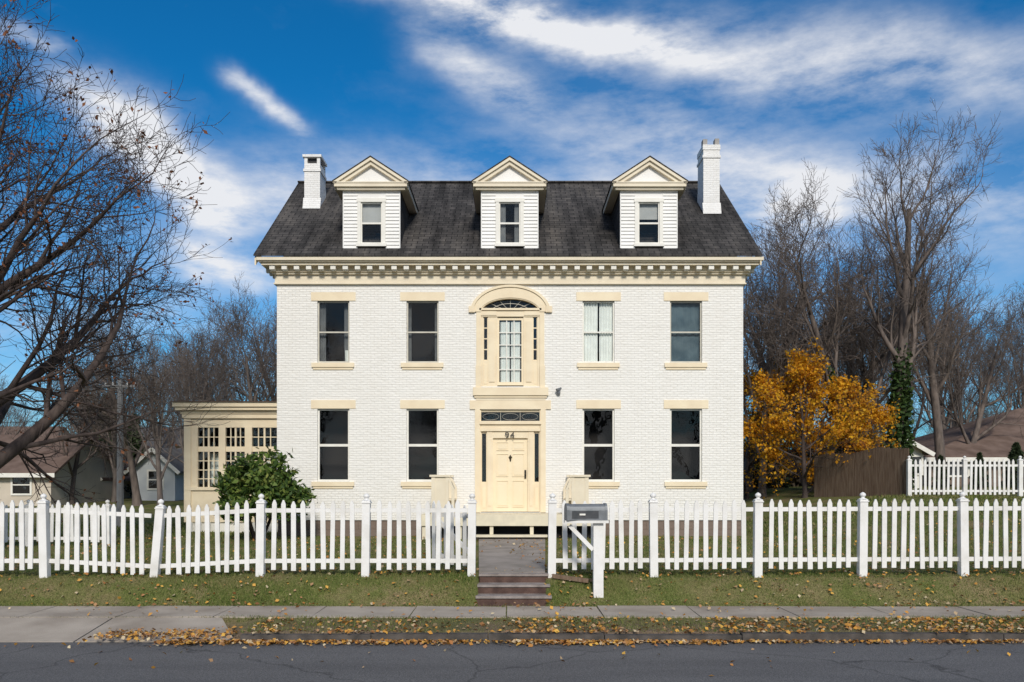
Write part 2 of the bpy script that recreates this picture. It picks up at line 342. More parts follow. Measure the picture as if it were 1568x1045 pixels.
scat(2300,-13,13,lambda n:np.random.uniform(14.95,16.5,n),zo=.045)
scat(3600,-13,15,lambda n:np.random.uniform(16,25,n),zo=.055)
scat(800,-6,-4,lambda n:12.75+np.random.randn(n)*.30,zc=-.57)
PP=np.concatenate(P)
leaves('fallen_leaves',PP,.050,M['fallen'],flat=.65,elong=1.3)
b=MB('garden_path',M['path'])
segs=[(15.98,18.7),(18.715,21.7),(21.715,24.9)]
for y0,y1 in segs:
    w0=.60+.038*(y0-16); w1=.60+.038*(y1-16)
    b.add([(-w0,y0,.012),(w0,y0,.012),(w1,y1,.05),(-w1,y1,.05),(-w0,y0,-.15),(w0,y0,-.15),(w1,y1,-.15),(-w1,y1,-.15)],[(0,1,2,3),(4,5,1,0),(5,6,2,1),(7,4,0,3),(6,7,3,2)])
b.done()
st=empty('stone_steps')
r=MB('risers',M['brownstone'],st); t=MB('treads',M['tread'],st)
for i,(yf,zt) in enumerate([(15.75,.0),(15.42,-.155),(15.09,-.31)]):
    hw=.61+.015*i; off=.03
    r.box(-hw+off,hw+off,yf+.025,15.97,zt-.16 if i<2 else -.5,zt-.042)
    t.box(-hw-.012+off,hw+.012+off,yf,15.972 if i==0 else yf+.36,zt-.04,zt)
r.done(); t.done()
b=MB('landscape_edging',M['woodfence']); b.beam((.72,15.72,-.03),(1.35,15.55,-.10),.07,.07); b.beam((1.38,15.55,-.09),(1.52,15.5,-.03),.05,.05); b.done()
# ------------------------------------------------------------------ HOUSE
house=empty('white_brick_house',(0,0,0))
XL,XR=FX(424),FX(1138); XC=(XL+XR)/2
ZW=FZ(415); ZF=FZ(797); YB=35.6
RY,RZ=30.8,12.04; EY,EZ=25.45,8.18; SL=(RZ-EZ)/(RY-EY)
UC=[510.5,647,916.5,1050.5]
holes=[]
for c in UC:
    holes.append((FX(c-24.5),FX(c+24.5),FZ(556),FZ(461)))
    holes.append((FX(c-24.5),FX(c+24.5),FZ(738),FZ(626)))
holes.append((FX(736),FX(829),FZ(592),FZ(456)))
holes.append((FX(734),FX(828),FZ(785),FZ(628)))
w=MB('walls',M['wall'],house)
def wall_holes(b,x0,x1,z0,z1,y,holes,rev=.16):
    xs=sorted({x0,x1,*[h[0] for h in holes],*[h[1] for h in holes]}); zs=sorted({z0,z1,*[h[2] for h in holes],*[h[3] for h in holes]})
    for i in range(len(xs)-1):
        for j in range(len(zs)-1):
            cx=(xs[i]+xs[i+1])/2; cz=(zs[j]+zs[j+1])/2
            if any(h[0]<cx<h[1] and h[2]<cz<h[3] for h in holes): continue
            b.add([(xs[i],y,zs[j]),(xs[i+1],y,zs[j]),(xs[i+1],y,zs[j+1]),(xs[i],y,zs[j+1])],[(0,1,2,3)])
    for a,c,d,e in holes:
        b.add([(a,y,d),(c,y,d),(c,y,e),(a,y,e),(a,y+rev,d),(c,y+rev,d),(c,y+rev,e),(a,y+rev,e)],[(0,4,5,1),(1,5,6,2),(2,6,7,3),(3,7,4,0)])
wall_holes(w,XL,XR,ZF,ZW,WY,holes)
gz=RZ-.2
for X,s in((XL,-1),(XR,1)):
    w.add([(X,WY,ZF),(X,YB,ZF),(X,YB,ZW),(X,RY,gz),(X,WY,ZW)],[(0,4,3,2,1) if s>0 else (0,1,2,3,4)])
w.add([(XL,YB,ZF),(XR,YB,ZF),(XR,YB,ZW),(XL,YB,ZW)],[(1,0,3,2)])
w.done()
b=MB('foundation',M['found'],house); b.box(XL+.02,XR-.02,WY+.03,YB-.03,-.3,ZF); b.done()
b=MB('roof',M['shingle'],house)
x0,x1=PX(388,EY),PX(1168,EY); th=.10
YB2=RY+(RY-EY)
b.add([(x0,EY,EZ),(x1,EY,EZ),(x1,RY,RZ),(x0,RY,RZ),(x0,YB2,EZ),(x1,YB2,EZ),
       (x0,EY,EZ-.05),(x1,EY,EZ-.05),(x1,RY,RZ-th),(x0,RY,RZ-th),(x0,YB2,EZ-.05),(x1,YB2,EZ-.05)],
      [(0,1,2,3),(3,2,5,4),(6,7,1,0),(7,8,2,1),(9,6,0,3),(8,11,5,2),(10,9,3,4),(6,9,8,7),(9,10,11,8)])
b.done()
b=MB('ridge_cap',M['shingle'],house); b.beam((x0,RY,RZ+.01),(x1,RY,RZ+.01),.22,.05); b.done()
b=MB('rake_boards',M['cream'],house)
for X in (x0+.02,x1-.02-.04):
    for sg in (1,-1):
        ye=RY-sg*(RY-EY-.05)
        b.add([(X,ye,EZ-.07),(X+.04,ye,EZ-.07),(X+.04,RY,RZ-th-.01),(X,RY,RZ-th-.01),(X,ye,EZ-.30),(X+.04,ye,EZ-.30),(X+.04,RY,RZ-.38),(X,RY,RZ-.38)],
          [(0,1,2,3),(4,7,6,5),(0,3,7,4),(1,5,6,2),(0,4,5,1)])
b.done()
c1=MB('cornice',M['palecream'],house)
zt=EZ-.055
def lay(b,ov,z0,z1): b.box(XL-ov*.88,XR+ov*.88,WY-ov,WY+(RY-WY)*2+ov,z0,z1)
lay(c1,.52,zt-.10,zt); lay(c1,.47,zt-.135,zt-.10); lay(c1,.40,zt-.21,zt-.135)
lay(c1,.13,zt-.42,zt-.37); lay(c1,.055,zt-.66,zt-.42); lay(c1,.085,zt-.70,zt-.66)
c1.done()
c2=MB('modillions',M['white'],house); c2b=MB('cornice_band',M['cream'],house)
lay(c2b,.17,zt-.37,zt-.21)
n=40; sp=(XR-XL+.1)/ (n-1)
for i in range(n):
    x=XL-.05+i*sp; c2.box(x-.075,x+.075,WY-.36,WY-.168,zt-.33,zt-.212); c2.box(x-.06,x+.06,WY-.30,WY-.168,zt-.355,zt-.33)
for k in range(5):
    y=WY+.1+k*.36
    for X,s in((XL,-1),(XR,1)):
        xx=X+s*.15; c2.box(min(xx,xx+s*.18),max(xx,xx+s*.18),y-.07,y+.07,zt-.33,zt-.212)
c2.done(); c2b.done()
frm=MB('window_frames',M['frame'],house); frw=MB('storm_frames',M['white'],house)
gls=MB('window_glass',M['glass'],house); lin=MB('lintels_and_sills',M['cream'],house)
drk=MB('room_interiors',M['dark'],house); cur=MB('curtains',M['curtain'],house); curd=MB('grey_curtains',M['curtaind'],house); curb_=MB('blinds',M['curtain_refl'],house); shd=MB('roller_shades',M['shade'],house)
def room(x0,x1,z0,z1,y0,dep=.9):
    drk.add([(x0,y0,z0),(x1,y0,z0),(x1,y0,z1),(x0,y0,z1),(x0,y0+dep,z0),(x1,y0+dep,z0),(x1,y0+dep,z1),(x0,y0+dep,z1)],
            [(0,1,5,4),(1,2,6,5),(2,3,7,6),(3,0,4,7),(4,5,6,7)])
def drape(b,x0,x1,z0,z1,y,folds=6,amp=.02,taper=0):
    n=folds*4
    vs=[]
    for k in range(5):
        t=k/4; z=z1+(z0-z1)*t
        for i in range(n+1):
            s=i/n; x=x0+(x1-x0)*s*(1-taper*math.sin(t*math.pi*.9)); vs.append((x,y+amp*math.sin(i*math.pi/2+k*.3),z))
    b.add(vs,[(k*(n+1)+i,k*(n+1)+i+1,(k+1)*(n+1)+i+1,(k+1)*(n+1)+i) for k in range(4) for i in range(n)])
def sash(x0,x1,z0,z1,y,fr,fw=.045,mid=None,mw=.05):
    zm=mid if mid else (z0+z1)/2
    fr.box(x0,x0+fw,y,y+.07,z0,z1); fr.box(x1-fw,x1,y,y+.07,z0,z1)
    fr.box(x0+fw,x1-fw,y+.001,y+.069,z0,z0+fw*1.3); fr.box(x0+fw,x1-fw,y+.001,y+.069,z1-fw,z1)
    fr.box(x0+fw,x1-fw,y+.012,y+.065,zm-mw/2,zm+mw/2)
    tl=random.uniform(-.006,.006); t2=random.uniform(-.006,.006)
    gls.add([(x0+fw,y+.03,zm),(x1-fw,y+.03+tl,zm),(x1-fw,y+.03+tl+t2,z1-fw),(x0+fw,y+.03+t2,z1-fw)],[(0,1,2,3)])
    gls.add([(x0+fw,y+.05,z0+fw),(x1-fw,y+.05+t2,z0+fw),(x1-fw,y+.05+tl+t2,zm),(x0+fw,y+.05+tl,zm)],[(0,1,2,3)])
for k,c in enumerate(UC):
    a,e=FX(c-24.5),FX(c+24.5)
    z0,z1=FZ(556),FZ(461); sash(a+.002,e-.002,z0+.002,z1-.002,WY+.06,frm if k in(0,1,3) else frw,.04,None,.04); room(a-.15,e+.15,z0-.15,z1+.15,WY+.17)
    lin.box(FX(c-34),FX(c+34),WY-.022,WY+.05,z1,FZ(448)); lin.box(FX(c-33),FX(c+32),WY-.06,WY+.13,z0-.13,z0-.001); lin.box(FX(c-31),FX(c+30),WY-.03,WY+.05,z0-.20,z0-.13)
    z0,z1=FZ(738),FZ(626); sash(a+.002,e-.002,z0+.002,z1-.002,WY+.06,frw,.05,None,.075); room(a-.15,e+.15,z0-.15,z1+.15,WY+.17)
    lin.box(FX(c-34),FX(c+34),WY-.022,WY+.05,z1,FZ(613)); lin.box(FX(c-33),FX(c+32),WY-.06,WY+.13,z0-.13,z0-.001); lin.box(FX(c-31),FX(c+30),WY-.03,WY+.05,z0-.20,z0-.13)
    zz0,zz1=FZ(556),FZ(461)
    if k==0: drape(curd,a+.0,a+.20,zz0,zz1,WY+.25,4); drape(cur,e-.16,e,zz0,FZ(535),WY+.22,3); drape(curd,e-.2,e,zz0,zz1,WY+.28,3)
    if k==1: drape(curd,a,a+.12,zz0,zz1,WY+.25,3); drape(curd,e-.13,e,zz0,zz1,WY+.25,3)
    if k==2: drape(cur,a-.05,a+.46,zz0,zz1,WY+.16,6,.02); drape(cur,e-.43,e+.05,zz0,zz1,WY+.18,6,.02)
    if k==3: drape(curb_,a-.05,e+.05,zz0,zz1,WY+.2,5,.01)  # cloth carries the bluish reflection of this window in its colour
ent=MB('door_surrounds',M['cream'],house); pan=MB('door_panels',M['creamdoor'],house)
C=781.5
def ell(a,b2,zc,n=28,lo=0,hi=math.pi):
    return [(FX(C)+a*math.cos(lo+(hi-lo)*i/n),zc+b2*math.sin(lo+(hi-lo)*i/n)) for i in range(n+1)]
m_=1/52
zs=FZ(478)
ent.ring(ell(57*m_,39*m_,zs),ell(45.5*m_,21.5*m_,zs),WY-.05,WY+.06)
ent.ring(ell(61*m_,41*m_,zs),ell(56.5*m_,37.5*m_,zs),WY-.085,WY+.0)
ent.ring(ell(47*m_,23*m_,zs),ell(44*m_,20*m_,zs),WY-.03,WY+.12)
for s in(-1,1):
    x=FX(C+s*59); ent.box(x-.09,x+.09,WY-.08,WY-.004,zs-.02,zs+.16)
def pil(b,u0,u1,v0,v1,y0,y1):  b.box(FX(u0),FX(u1),y0,y1,FZ(v1),FZ(v0))
for s in(-1,1):
    def X2(a,b_):
        q=sorted((C+s*a,C+s*b_)); return q
    u0,u1=X2(45,52); pil(ent,u0,u1,478,594,WY-.03,WY+.12)
    u0,u1=X2(41.5,45.2); pil(ent,u0,u1,478,594,WY+.02,WY+.13)
    u0,u1=X2(22,34.5); pil(ent,u0,u1,485,594,WY+.03,WY+.14)
    u0,u1=X2(24,32.5); pil(ent,u0,u1,492,585,WY+.005,WY+.03)
    u0,u1=X2(34.5,41.5); pil(ent,u0,u1,552,594,WY+.05,WY+.14)
    u0,u1=X2(36,40.3); pil(pan,u0,u1,558,588,WY+.035,WY+.05)
    gls.box(FX(u0-1),FX(u1+1),WY+.09,WY+.095,FZ(552),FZ(485))
    for vv_ in (485,502,518.5,535,551.5):
        pil(ent,*X2(34.4,41.6),vv_-.8,vv_+.8,WY+.07,WY+.11)
    pil(ent,*X2(34.5,35.6),486,551,WY+.06,WY+.115); pil(ent,*X2(40.4,41.5),486,551,WY+.06,WY+.115)
ent.box(FX(C-46),FX(C+46),WY-.0,WY+.14,FZ(485),FZ(474)); ent.box(FX(C-47.5),FX(C+47.5),WY-.05,WY+.10,FZ(475.5),FZ(472.5))
ent.box(FX(C-48),FX(C-21),WY-.02,WY+.02,FZ(483),FZ(477)); ent.box(FX(C+21),FX(C+48),WY-.02,WY+.02,FZ(483),FZ(477))
fan=ell(45*m_,21*m_,zs+.02); gls.add([(x,WY+.1,z) for x,z in fan],[tuple(range(len(fan)))])
for a in range(1,8):
    t=math.pi*a/8; p=(FX(C)+44*m_*math.cos(t),WY+.09,zs+20*m_*math.sin(t)); q=(FX(C)+12*m_*math.cos(t),WY+.09,zs+6*m_*math.sin(t))
    frm.beam(p,q,.010,.010,up=(0,1,0))
frm.ring(ell(30*m_,14*m_,zs),ell(29.3*m_,13.4*m_,zs),WY+.08,WY+.1)
ent.box(FX(C-22),FX(C-20),WY+.02,WY+.14,FZ(594),FZ(485)); ent.box(FX(C+20),FX(C+22),WY+.02,WY+.14,FZ(594),FZ(485))
pan.box(FX(C-20),FX(C-17),WY+.06,WY+.12,FZ(590),FZ(486)); pan.box(FX(C+17),FX(C+20),WY+.06,WY+.12,FZ(590),FZ(486))
pan.box(FX(C-17),FX(C+17),WY+.061,WY+.119,FZ(590),FZ(585)); pan.box(FX(C-17),FX(C+17),WY+.061,WY+.119,FZ(490),FZ(486))
gls.box(FX(C-17),FX(C+17),WY+.09,WY+.094,FZ(585),FZ(490))
for i in range(1,3): frw.box(FX(C-17+11.33*i)-.014,FX(C-17+11.33*i)+.014,WY+.075,WY+.105,FZ(585),FZ(490))
for j in range(1,5): z=FZ(490+95*j/5); frw.box(FX(C-17),FX(C+17),WY+.076,WY+.104,z-.014,z+.014)
drape(cur,FX(C-15),FX(C-1),FZ(585),FZ(492),WY+.13,5,.012); drape(cur,FX(C+1),FX(C+15),FZ(585),FZ(492),WY+.13,5,.012)
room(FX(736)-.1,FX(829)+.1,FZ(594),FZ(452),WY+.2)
ent.box(FX(C-57),FX(C+58),WY-.09,WY+.13,FZ(606),FZ(594)); ent.box(FX(C-55),FX(C+56),WY-.05,WY+.10,FZ(609.5),FZ(606))
for s in(-1,1):
    q=sorted((C+s*45,C+s*53)); pil(ent,q[0],q[1],560,594,WY-.045,WY+.0)
ent.box(FX(C-62),FX(C+62),WY-.04,WY+.06,FZ(627),FZ(613.5))
w2=MB('entrance_lintel',M['palecream'],house); w2.box(FX(C-53),FX(C+54),WY-.02,WY+.02,FZ(613),FZ(609.6)); w2.done()
for s in(-1,1):
    def X2(a,b_): return sorted((C+s*a,C+s*b_))
    pil(ent,*X2(46.5,54),627,785,WY-.04,WY+.1); pil(ent,*X2(44.8,46.6),627,785,WY+.0,WY+.12)
    pil(ent,*X2(28,36),661,784,WY+.02,WY+.14); pil(ent,*X2(29.5,34.5),672,775,WY+.0,WY+.02)
    pil(ent,*X2(36,44.8),741,784,WY+.06,WY+.14); pil(pan,*X2(37.8,43),747,778,WY+.045,WY+.06)
    q=X2(36,44.8); gls.box(FX(q[0]),FX(q[1]),WY+.10,WY+.105,FZ(741),FZ(661))
    pil(ent,*X2(36,37.2),661,741,WY+.07,WY+.13); pil(ent,*X2(43.6,44.8),661,741,WY+.07,WY+.13)
    pil(ent,*X2(36,44.8),660.5,664,WY+.071,WY+.129); pil(ent,*X2(36,44.8),738,741.2,WY+.071,WY+.129)
ent.box(FX(C-45),FX(C+45),WY+.0,WY+.14,FZ(661),FZ(646)); ent.box(FX(C-47.5),FX(C+47.5),WY-.06,WY+.11,FZ(650),FZ(645)); ent.box(FX(C-46),FX(C+46),WY-.02,WY+.02,FZ(660.5),FZ(656))
gls.box(FX(C-45),FX(C+45),WY+.10,WY+.105,FZ(645),FZ(628))
for i in (-1,1): frm.box(FX(C+i*15)-.006,FX(C+i*15)+.006,WY+.08,WY+.1,FZ(645),FZ(630))
for i in range(3):
    x=FX(C-30+30*i); rr=[(x+.24*math.cos(t*math.pi/10),FZ(638)+.10*math.sin(t*math.pi/10)) for t in range(21)]
    ri=[(x+.235*math.cos(t*math.pi/10),FZ(638)+.093*math.sin(t*math.pi/10)) for t in range(21)]
    frm.ring(rr,ri,WY+.08,WY+.1)
ent.box(FX(C-45),FX(C+45),WY+.05,WY+.13,FZ(631),FZ(627.5))
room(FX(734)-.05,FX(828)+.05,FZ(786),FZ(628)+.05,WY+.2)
ent.box(FX(C-28),FX(C-26.5),WY+.03,WY+.14,FZ(784),FZ(661)); ent.box(FX(C+26.5),FX(C+28),WY+.03,WY+.14,FZ(784),FZ(661))
ent.box(FX(C-26.5),FX(C+26.5),WY+.03,WY+.14,FZ(671),FZ(661.2))
door=MB('front_door',M['creamdoor'],house)
door.box(FX(C-26.5),FX(C+26.5),WY+.10,WY+.15,FZ(784),FZ(671))
def dpanel(u0,u1,v0,v1):
    x0,x1,z0,z1=FX(u0),FX(u1),FZ(v1),FZ(v0); f=.02
    for a,b_,c_,d_ in((x0,x1,z0,z0+f),(x0,x1,z1-f,z1),(x0,x0+f,z0+f,z1-f),(x1-f,x1,z0+f,z1-f)): door.box(a,b_,WY+.080,WY+.10,c_,d_)
    door.box(x0+.045,x1-.045,WY+.086,WY+.10,z0+.045,z1-.045)
for u0,u1 in((C-21.5,C-3),(C+3,C+21.5)):
    dpanel(u0,u1,677,690); dpanel(u0,u1,695,730); dpanel(u0,u1,736,777)
door.done()
b=MB('door_hardware',M['brass'],house)
b.lathe((FX(C),WY+.085,FZ(702)),[(0,-.10),(.02,-.08),(.03,0),(.055,.03),(.03,.06),(0,.11)],8)
b.box(FX(C+21.5),FX(C+24.5),WY+.07,WY+.10,FZ(733),FZ(720)); b.lathe((FX(C+23),WY+.05,FZ(727)),[(0,-.03),(.03,-.015),(.03,.015),(0,.03)],8); b.done()
tc=bpy.data.curves.new('house_number','FONT'); tc.body='94'; tc.size=.27; tc.extrude=.005; tc.offset=.0; tc.space_character=1.15; tc.align_x='CENTER'; tc.materials.append(M['black'])
to=bpy.data.objects.new('house_number',tc); scene.collection.objects.link(to); to.location=(FX(C-1),WY-.03,FZ(671.5)); to.rotation_euler=(math.radians(90),0,0); to.parent=house
ent.done(); pan.done()
b=MB('security_light',M['mail'],house); b.lathe((FX(855),WY-.05,FZ(602)),[(0,.06),(.05,.06),(.06,0),(.05,-.05),(0,-.07)],8); b.beam((FX(855),WY-.05,FZ(600)),(FX(859),WY-.0,FZ(594)),.04,.04); b.beam((FX(852),WY-.16,FZ(598)),(FX(857),WY-.05,FZ(596)),.07,.06); b.done()
# dormers
DY=25.85
dpal=MB('dormer_trim',M['palecream'],house); dsid=MB('dormer_siding',M['clap'],house); drf=MB('dormer_roofs',M['shingle'],house); dch=MB('dormer_cheeks',M['shingle'],house)
def roofy(z): return EY+(z-EZ)/SL
for uc,bulb in((569,0),(780.5,1),(993.5,2)):
    xc=PX(uc,DY); hw=44*DY/F; zb=PZ(381,DY); ze=PZ(289,DY); zp=PZ(248,DY)
    xw=21.5*DY/F; wz0,wz1=PZ(376,DY),PZ(306,DY)
    for s in(-1,1):
        xa,xb=sorted((xc+s*hw,xc+s*(hw-.03))); dsid.box(xa,xb,DY-.012,DY+.05,zb,ze)
        xa,xb=sorted((xc+s*(hw-.03),xc+s*xw)); z=zb; k=0
        while z<ze-.01:
            h=min(.103,ze-z); dsid.add([(xa,DY-.022,z),(xb,DY-.022,z),(xb,DY+.006,z+h),(xa,DY+.006,z+h),(xa,DY+.02,z),(xb,DY+.02,z)],[(0,1,2,3),(4,5,1,0)]); z+=h
        X=xc+s*(hw-.005); dch.add([(X,DY,zb-.05),(X,DY,ze),(X,roofy(ze)+.3,ze),(X,DY+.3,zb-.05)],[(0,1,2,3)])
    dsid.box(xc-xw,xc+xw,DY-.005,DY+.03,wz1,ze); 
    for s in(-1,1):
        xa,xb=sorted((xc+s*xw,xc+s*(xw-.10))); frw.box(xa,xb,DY-.04,DY+.06,wz0,wz1)
    frw.box(xc-xw-.02,xc+xw+.02,DY-.05,DY+.06,wz1-.08,wz1+.03); frw.box(xc-xw-.03,xc+xw+.03,DY-.08,DY+.06,wz0-.04,wz0+.04)
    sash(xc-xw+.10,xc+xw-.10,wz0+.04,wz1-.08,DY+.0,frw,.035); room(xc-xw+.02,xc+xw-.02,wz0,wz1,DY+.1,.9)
    zmid=(wz0+wz1)/2
    if bulb==0: drape(shd,xc-xw+.1,xc+xw-.1,zmid,wz1-.08,DY+.12,2,.003)
    if bulb==1: drape(curd,xc-xw+.1,xc-.12,wz0+.1,wz1-.08,DY+.12,3,.01); drape(curd,xc+.14,xc+xw-.1,wz0+.1,wz1-.08,DY+.12,3,.01)
    if bulb==2: drape(shd,xc-xw+.1,xc+xw-.1,zmid+.12,wz1-.08,DY+.12,2,.003)
    ov=57*DY/F; oy=DY-.22
    dpal.box(xc-ov+.03,xc+ov-.03,oy+.02,DY+.03,ze-.0,ze+.10); dpal.box(xc-ov+.10,xc+ov-.10,oy+.09,DY+.02,ze-.07,ze)
    dpal.box(xc-ov,xc+ov,oy,DY+.03,ze+.10,ze+.135)
    zt_=ze+.135; 
    dsid.prism([(xc-ov+.1,zt_),(xc+ov-.1,zt_),(xc,zp-.02)],DY-.04,DY+.03)
    for s in(-1,1):
        A=Vector((xc+s*ov,0,zt_-.0)); B=Vector((xc,0,zp+.06)); d=(B-A).normalized(); nrm=Vector((-d.z,0,d.x))*(1 if s<0 else -1)
        if nrm.z<0: nrm=-nrm
        for (o0,o1,y0) in((-.17,-.075,oy+.06),(-.075,0,oy)):
            pts=[A+nrm*o0,B+Vector((0,0,o0/ nrm.z)),B+Vector((0,0,o1/nrm.z)),A+nrm*o1]
            poly=[(p.x,p.z) for p in pts]
            if s>0: poly=poly[::-1]
            dpal.prism(poly,y0,DY+.03)
        ybk_e=roofy(zt_)+.15; ybk_r=roofy(zp)+.2
        Ax,Az=xc+s*(ov+.02),zt_-.0; Bz=zp+.07
        vs=[(Ax,oy-.02,Az),(xc,oy-.02,Bz),(xc,ybk_r,Bz),(Ax,ybk_e,Az),(Ax,oy-.02,Az+.025),(xc,oy-.02,Bz+.03),(xc,ybk_r,Bz+.03),(Ax,ybk_e,Az+.025)]
        drf.add(vs,[(4,5,6,7),(0,3,2,1),(0,1,5,4),(0,4,7,3)])
        xa,xb=sorted((xc+s*(ov-.01),xc+s*(hw-.01))); dpal.box(xa,xb,DY+.03,roofy(ze)+.1,ze-.02,ze+.13)
for q in(dpal,dsid,drf,dch,frm,frw,gls,lin,drk,cur,curd,curb_,shd): q.done()
def chimney(x0,x1,y0,y1,zt_,pots):
    b=MB('chimney',M['chimney'],house); zb=EZ+(y0-EY)*SL-.3
    b.box(x0,x1,y0,y1,zb,zt_-.16); b.box(x0-.03,x1+.03,y0-.03,y1+.03,zt_-.42,zt_-.34)
    if pots:
        b.box(x0-.02,x1+.02,y0-.02,y1+.02,zt_-.16,zt_)
    else:
        for xx in(x0,x1-.1):
            for yy in(y0,y1-.12): b.box(xx,xx+.1,yy,yy+.12,zt_-.16,zt_+.04)
        b.box(x0-.05,x1+.05,y0-.05,y1+.05,zt_+.04,zt_+.12); 
    zc=EZ+(y0-EY)*SL
    b.add([(x0-.03,y0-.12,zc-.06),(x1+.03,y0-.12,zc-.06),(x1+.03,y0-.01,zc+.32),(x0-.03,y0-.01,zc+.32)],[(0,1,2,3)])
    for X in (x0-.015,x1+.015): b.add([(X,y0-.1,zc-.04),(X,y0-.1,zc+.1),(X,y1,zc+.1+(y1-y0+.1)*SL+.1),(X,y1,zc+(y1-y0)*SL)],[(0,1,2,3)])
    b.done()
    p=MB('pots_or_shaded_opening',M['pole' if pots else 'black'],house)
    if pots:
        p.box(x0+.0,x0+.14,y0+.05,y0+.3,zt_,zt_+.2); p.box(x1-.14,x1,y0+.05,y0+.3,zt_,zt_+.22)
    else: p.box(x0+.1,x1-.1,y0+.1,y1-.1,zt_-.3,zt_+.02)  # no pot here: black block stands in for the shaded opening under the cap
    p.done()
chimney(PX(466,28.7),PX(490,28.7),28.7,29.55,PZ(243,28.7),False)
chimney(PX(1077,28.3),PX(1102,28.3),28.3,29.15,PZ(222,28.3),True)
b=MB('porch_deck',M['deck'],house); b.box(-2.55,2.45,24.55,WY-.03,.58,.70); b.box(-2.6,2.5,24.50,24.56,.40,.715)
b.done()
b=MB('porch_posts',M['deck'],house)
for x in(-2.5,-1.5,-.62,.5,1.4,2.3): b.box(x,x+.1,24.56,24.68,0,.42)
b.box(-1.05,.98,24.30,24.60,.10,.16)
b.done()
b=MB('porch_shade_fill',M['dark'],house); b.box(-2.5,2.4,24.9,WY-.05,-.05,.575); b.done()  # near-black box painted in for the shade below the deck
for s,uu in((-1,661),(1,901)):
    b=MB('porch_bench',M['palecream'],house)
    xo=PX(uu,24.7)
    def bx(xa,xb,*r): b.box(min(xa,xb),max(xa,xb),*r)
    for yy in(24.60,25.80):
        bx(xo,xo-s*.10,yy,yy+.06,.715,1.76); bx(xo-s*.40,xo-s*.48,yy,yy+.06,.715,1.76)
        bx(xo-s*.10,xo-s*.40,yy+.02,yy+.045,.715,1.76)
        bx(xo+s*.05,xo-s*.54,yy-.03,yy+.10,1.76,1.82)
        b.beam((xo-s*.48,yy+.03,1.72),(xo-s*.62,yy+.03,1.40),.055,.07,up=(0,1,0))
        bx(xo-s*.56,xo-s*.64,yy,yy+.06,.715,1.42)
    bx(xo-s*.01,xo-s*.05,24.66,25.80,.72,1.755)
    bx(xo-s*.05,xo-s*.62,24.66,25.80,1.10,1.14)
    b.done()
sun=empty('sunroom'); SY=27.6
sx=lambda u:PX(u,SY); sz=lambda v:PZ(v,SY)
sr=MB('frame',M['cream'],sun); sg=MB('glass',M['glass'],sun); sd=MB('interior',M['dark'],sun); sc=MB('blinds',M['curtain'],sun)
SXL,SXR=sx(284),XL; SYB=32
sr.box(SXL,SXR,SY,SY+.1,sz(800),sz(747)); sr.box(SXL,SXR,SY,SY+.1,sz(655),sz(641))
sr.box(SXL,SXL+.1,SY+.1,SYB,sz(800),sz(641)); 
for ov,v0,v1 in((.08,641,634),(.12,634,629),(.24,629,624),(.30,624,617)): sr.box(SXL-ov,SXR,SY-ov,SYB,sz(v0),sz(v1))
posts=[(284,303),(335,345.5),(375,386),(423,430)]
for k,(a,c_) in enumerate(posts[:-1]): sr.box(sx(a),sx(c_),SY-.02,SY+.12,sz(748),sz(654))
sr.box(sx(284)-.03,sx(293),SY-.05,SY+.15,sz(800),sz(641)); sr.box(sx(295),sx(301),SY-.035,SY-.02,sz(740),sz(662))
sr.box(SXL-.02,SXR,SY-.06,SY+.08,sz(751),sz(746))
for a,c_ in((303,335),(345.5,375),(386,423)):
    sg.box(sx(a),sx(c_),SY+.06,SY+.065,sz(747),sz(655))
    sr.box(sx(a),sx(c_),SY+.02,SY+.1,sz(692),sz(684))
    n=4
    for i in range(1,n): 
        x=sx(a+(c_-a)*i/n); ww=.028 if i!=2 else .055; sr.box(x-ww/2,x+ww/2,SY+.03,SY+.09,sz(747),sz(655))
    for v in (669.5,): sr.box(sx(a),sx(c_),SY+.031,SY+.089,sz(v)-.014,sz(v)+.014)
    for v in (706,720,733.5): sr.box(sx(a),sx(c_),SY+.031,SY+.089,sz(v)-.014,sz(v)+.014)
    drape(sc,sx(a+(c_-a)*.45),sx(c_),sz(744),sz(694),SY+.30,6,.02)
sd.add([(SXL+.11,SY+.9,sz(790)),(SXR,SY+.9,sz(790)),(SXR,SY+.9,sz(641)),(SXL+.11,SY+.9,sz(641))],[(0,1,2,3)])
for q in(sr,sg,sd,sc): q.done()
b=MB('roof',M['brownroof'],sun); b.add([(SXL-.36,SY-.36,sz(616)),(SXR,SY-.36,sz(616)),(SXR,SYB,sz(608)+.05),(SXL+.1,SYB,sz(608)+.05),(SXL-.36,SY-.36,sz(617)+.002),(SXR,SY-.36,sz(617)+.002)],[(0,1,2,3),(4,5,1,0)])
b.box(SXL-.36,SXR,SY-.355,SYB,sz(617)+.003,sz(616)-.004); b.done()
b=MB('foundation',M['white'],sun); b.box(SXL+.05,SXR,SY+.05,SYB,-.2,sz(800))
for i in range(12): b.box(SXL+.15+i*.28,SXL+.22+i*.28,SY+.0,SY+.05,-.1,sz(800)-.002)
b.done()
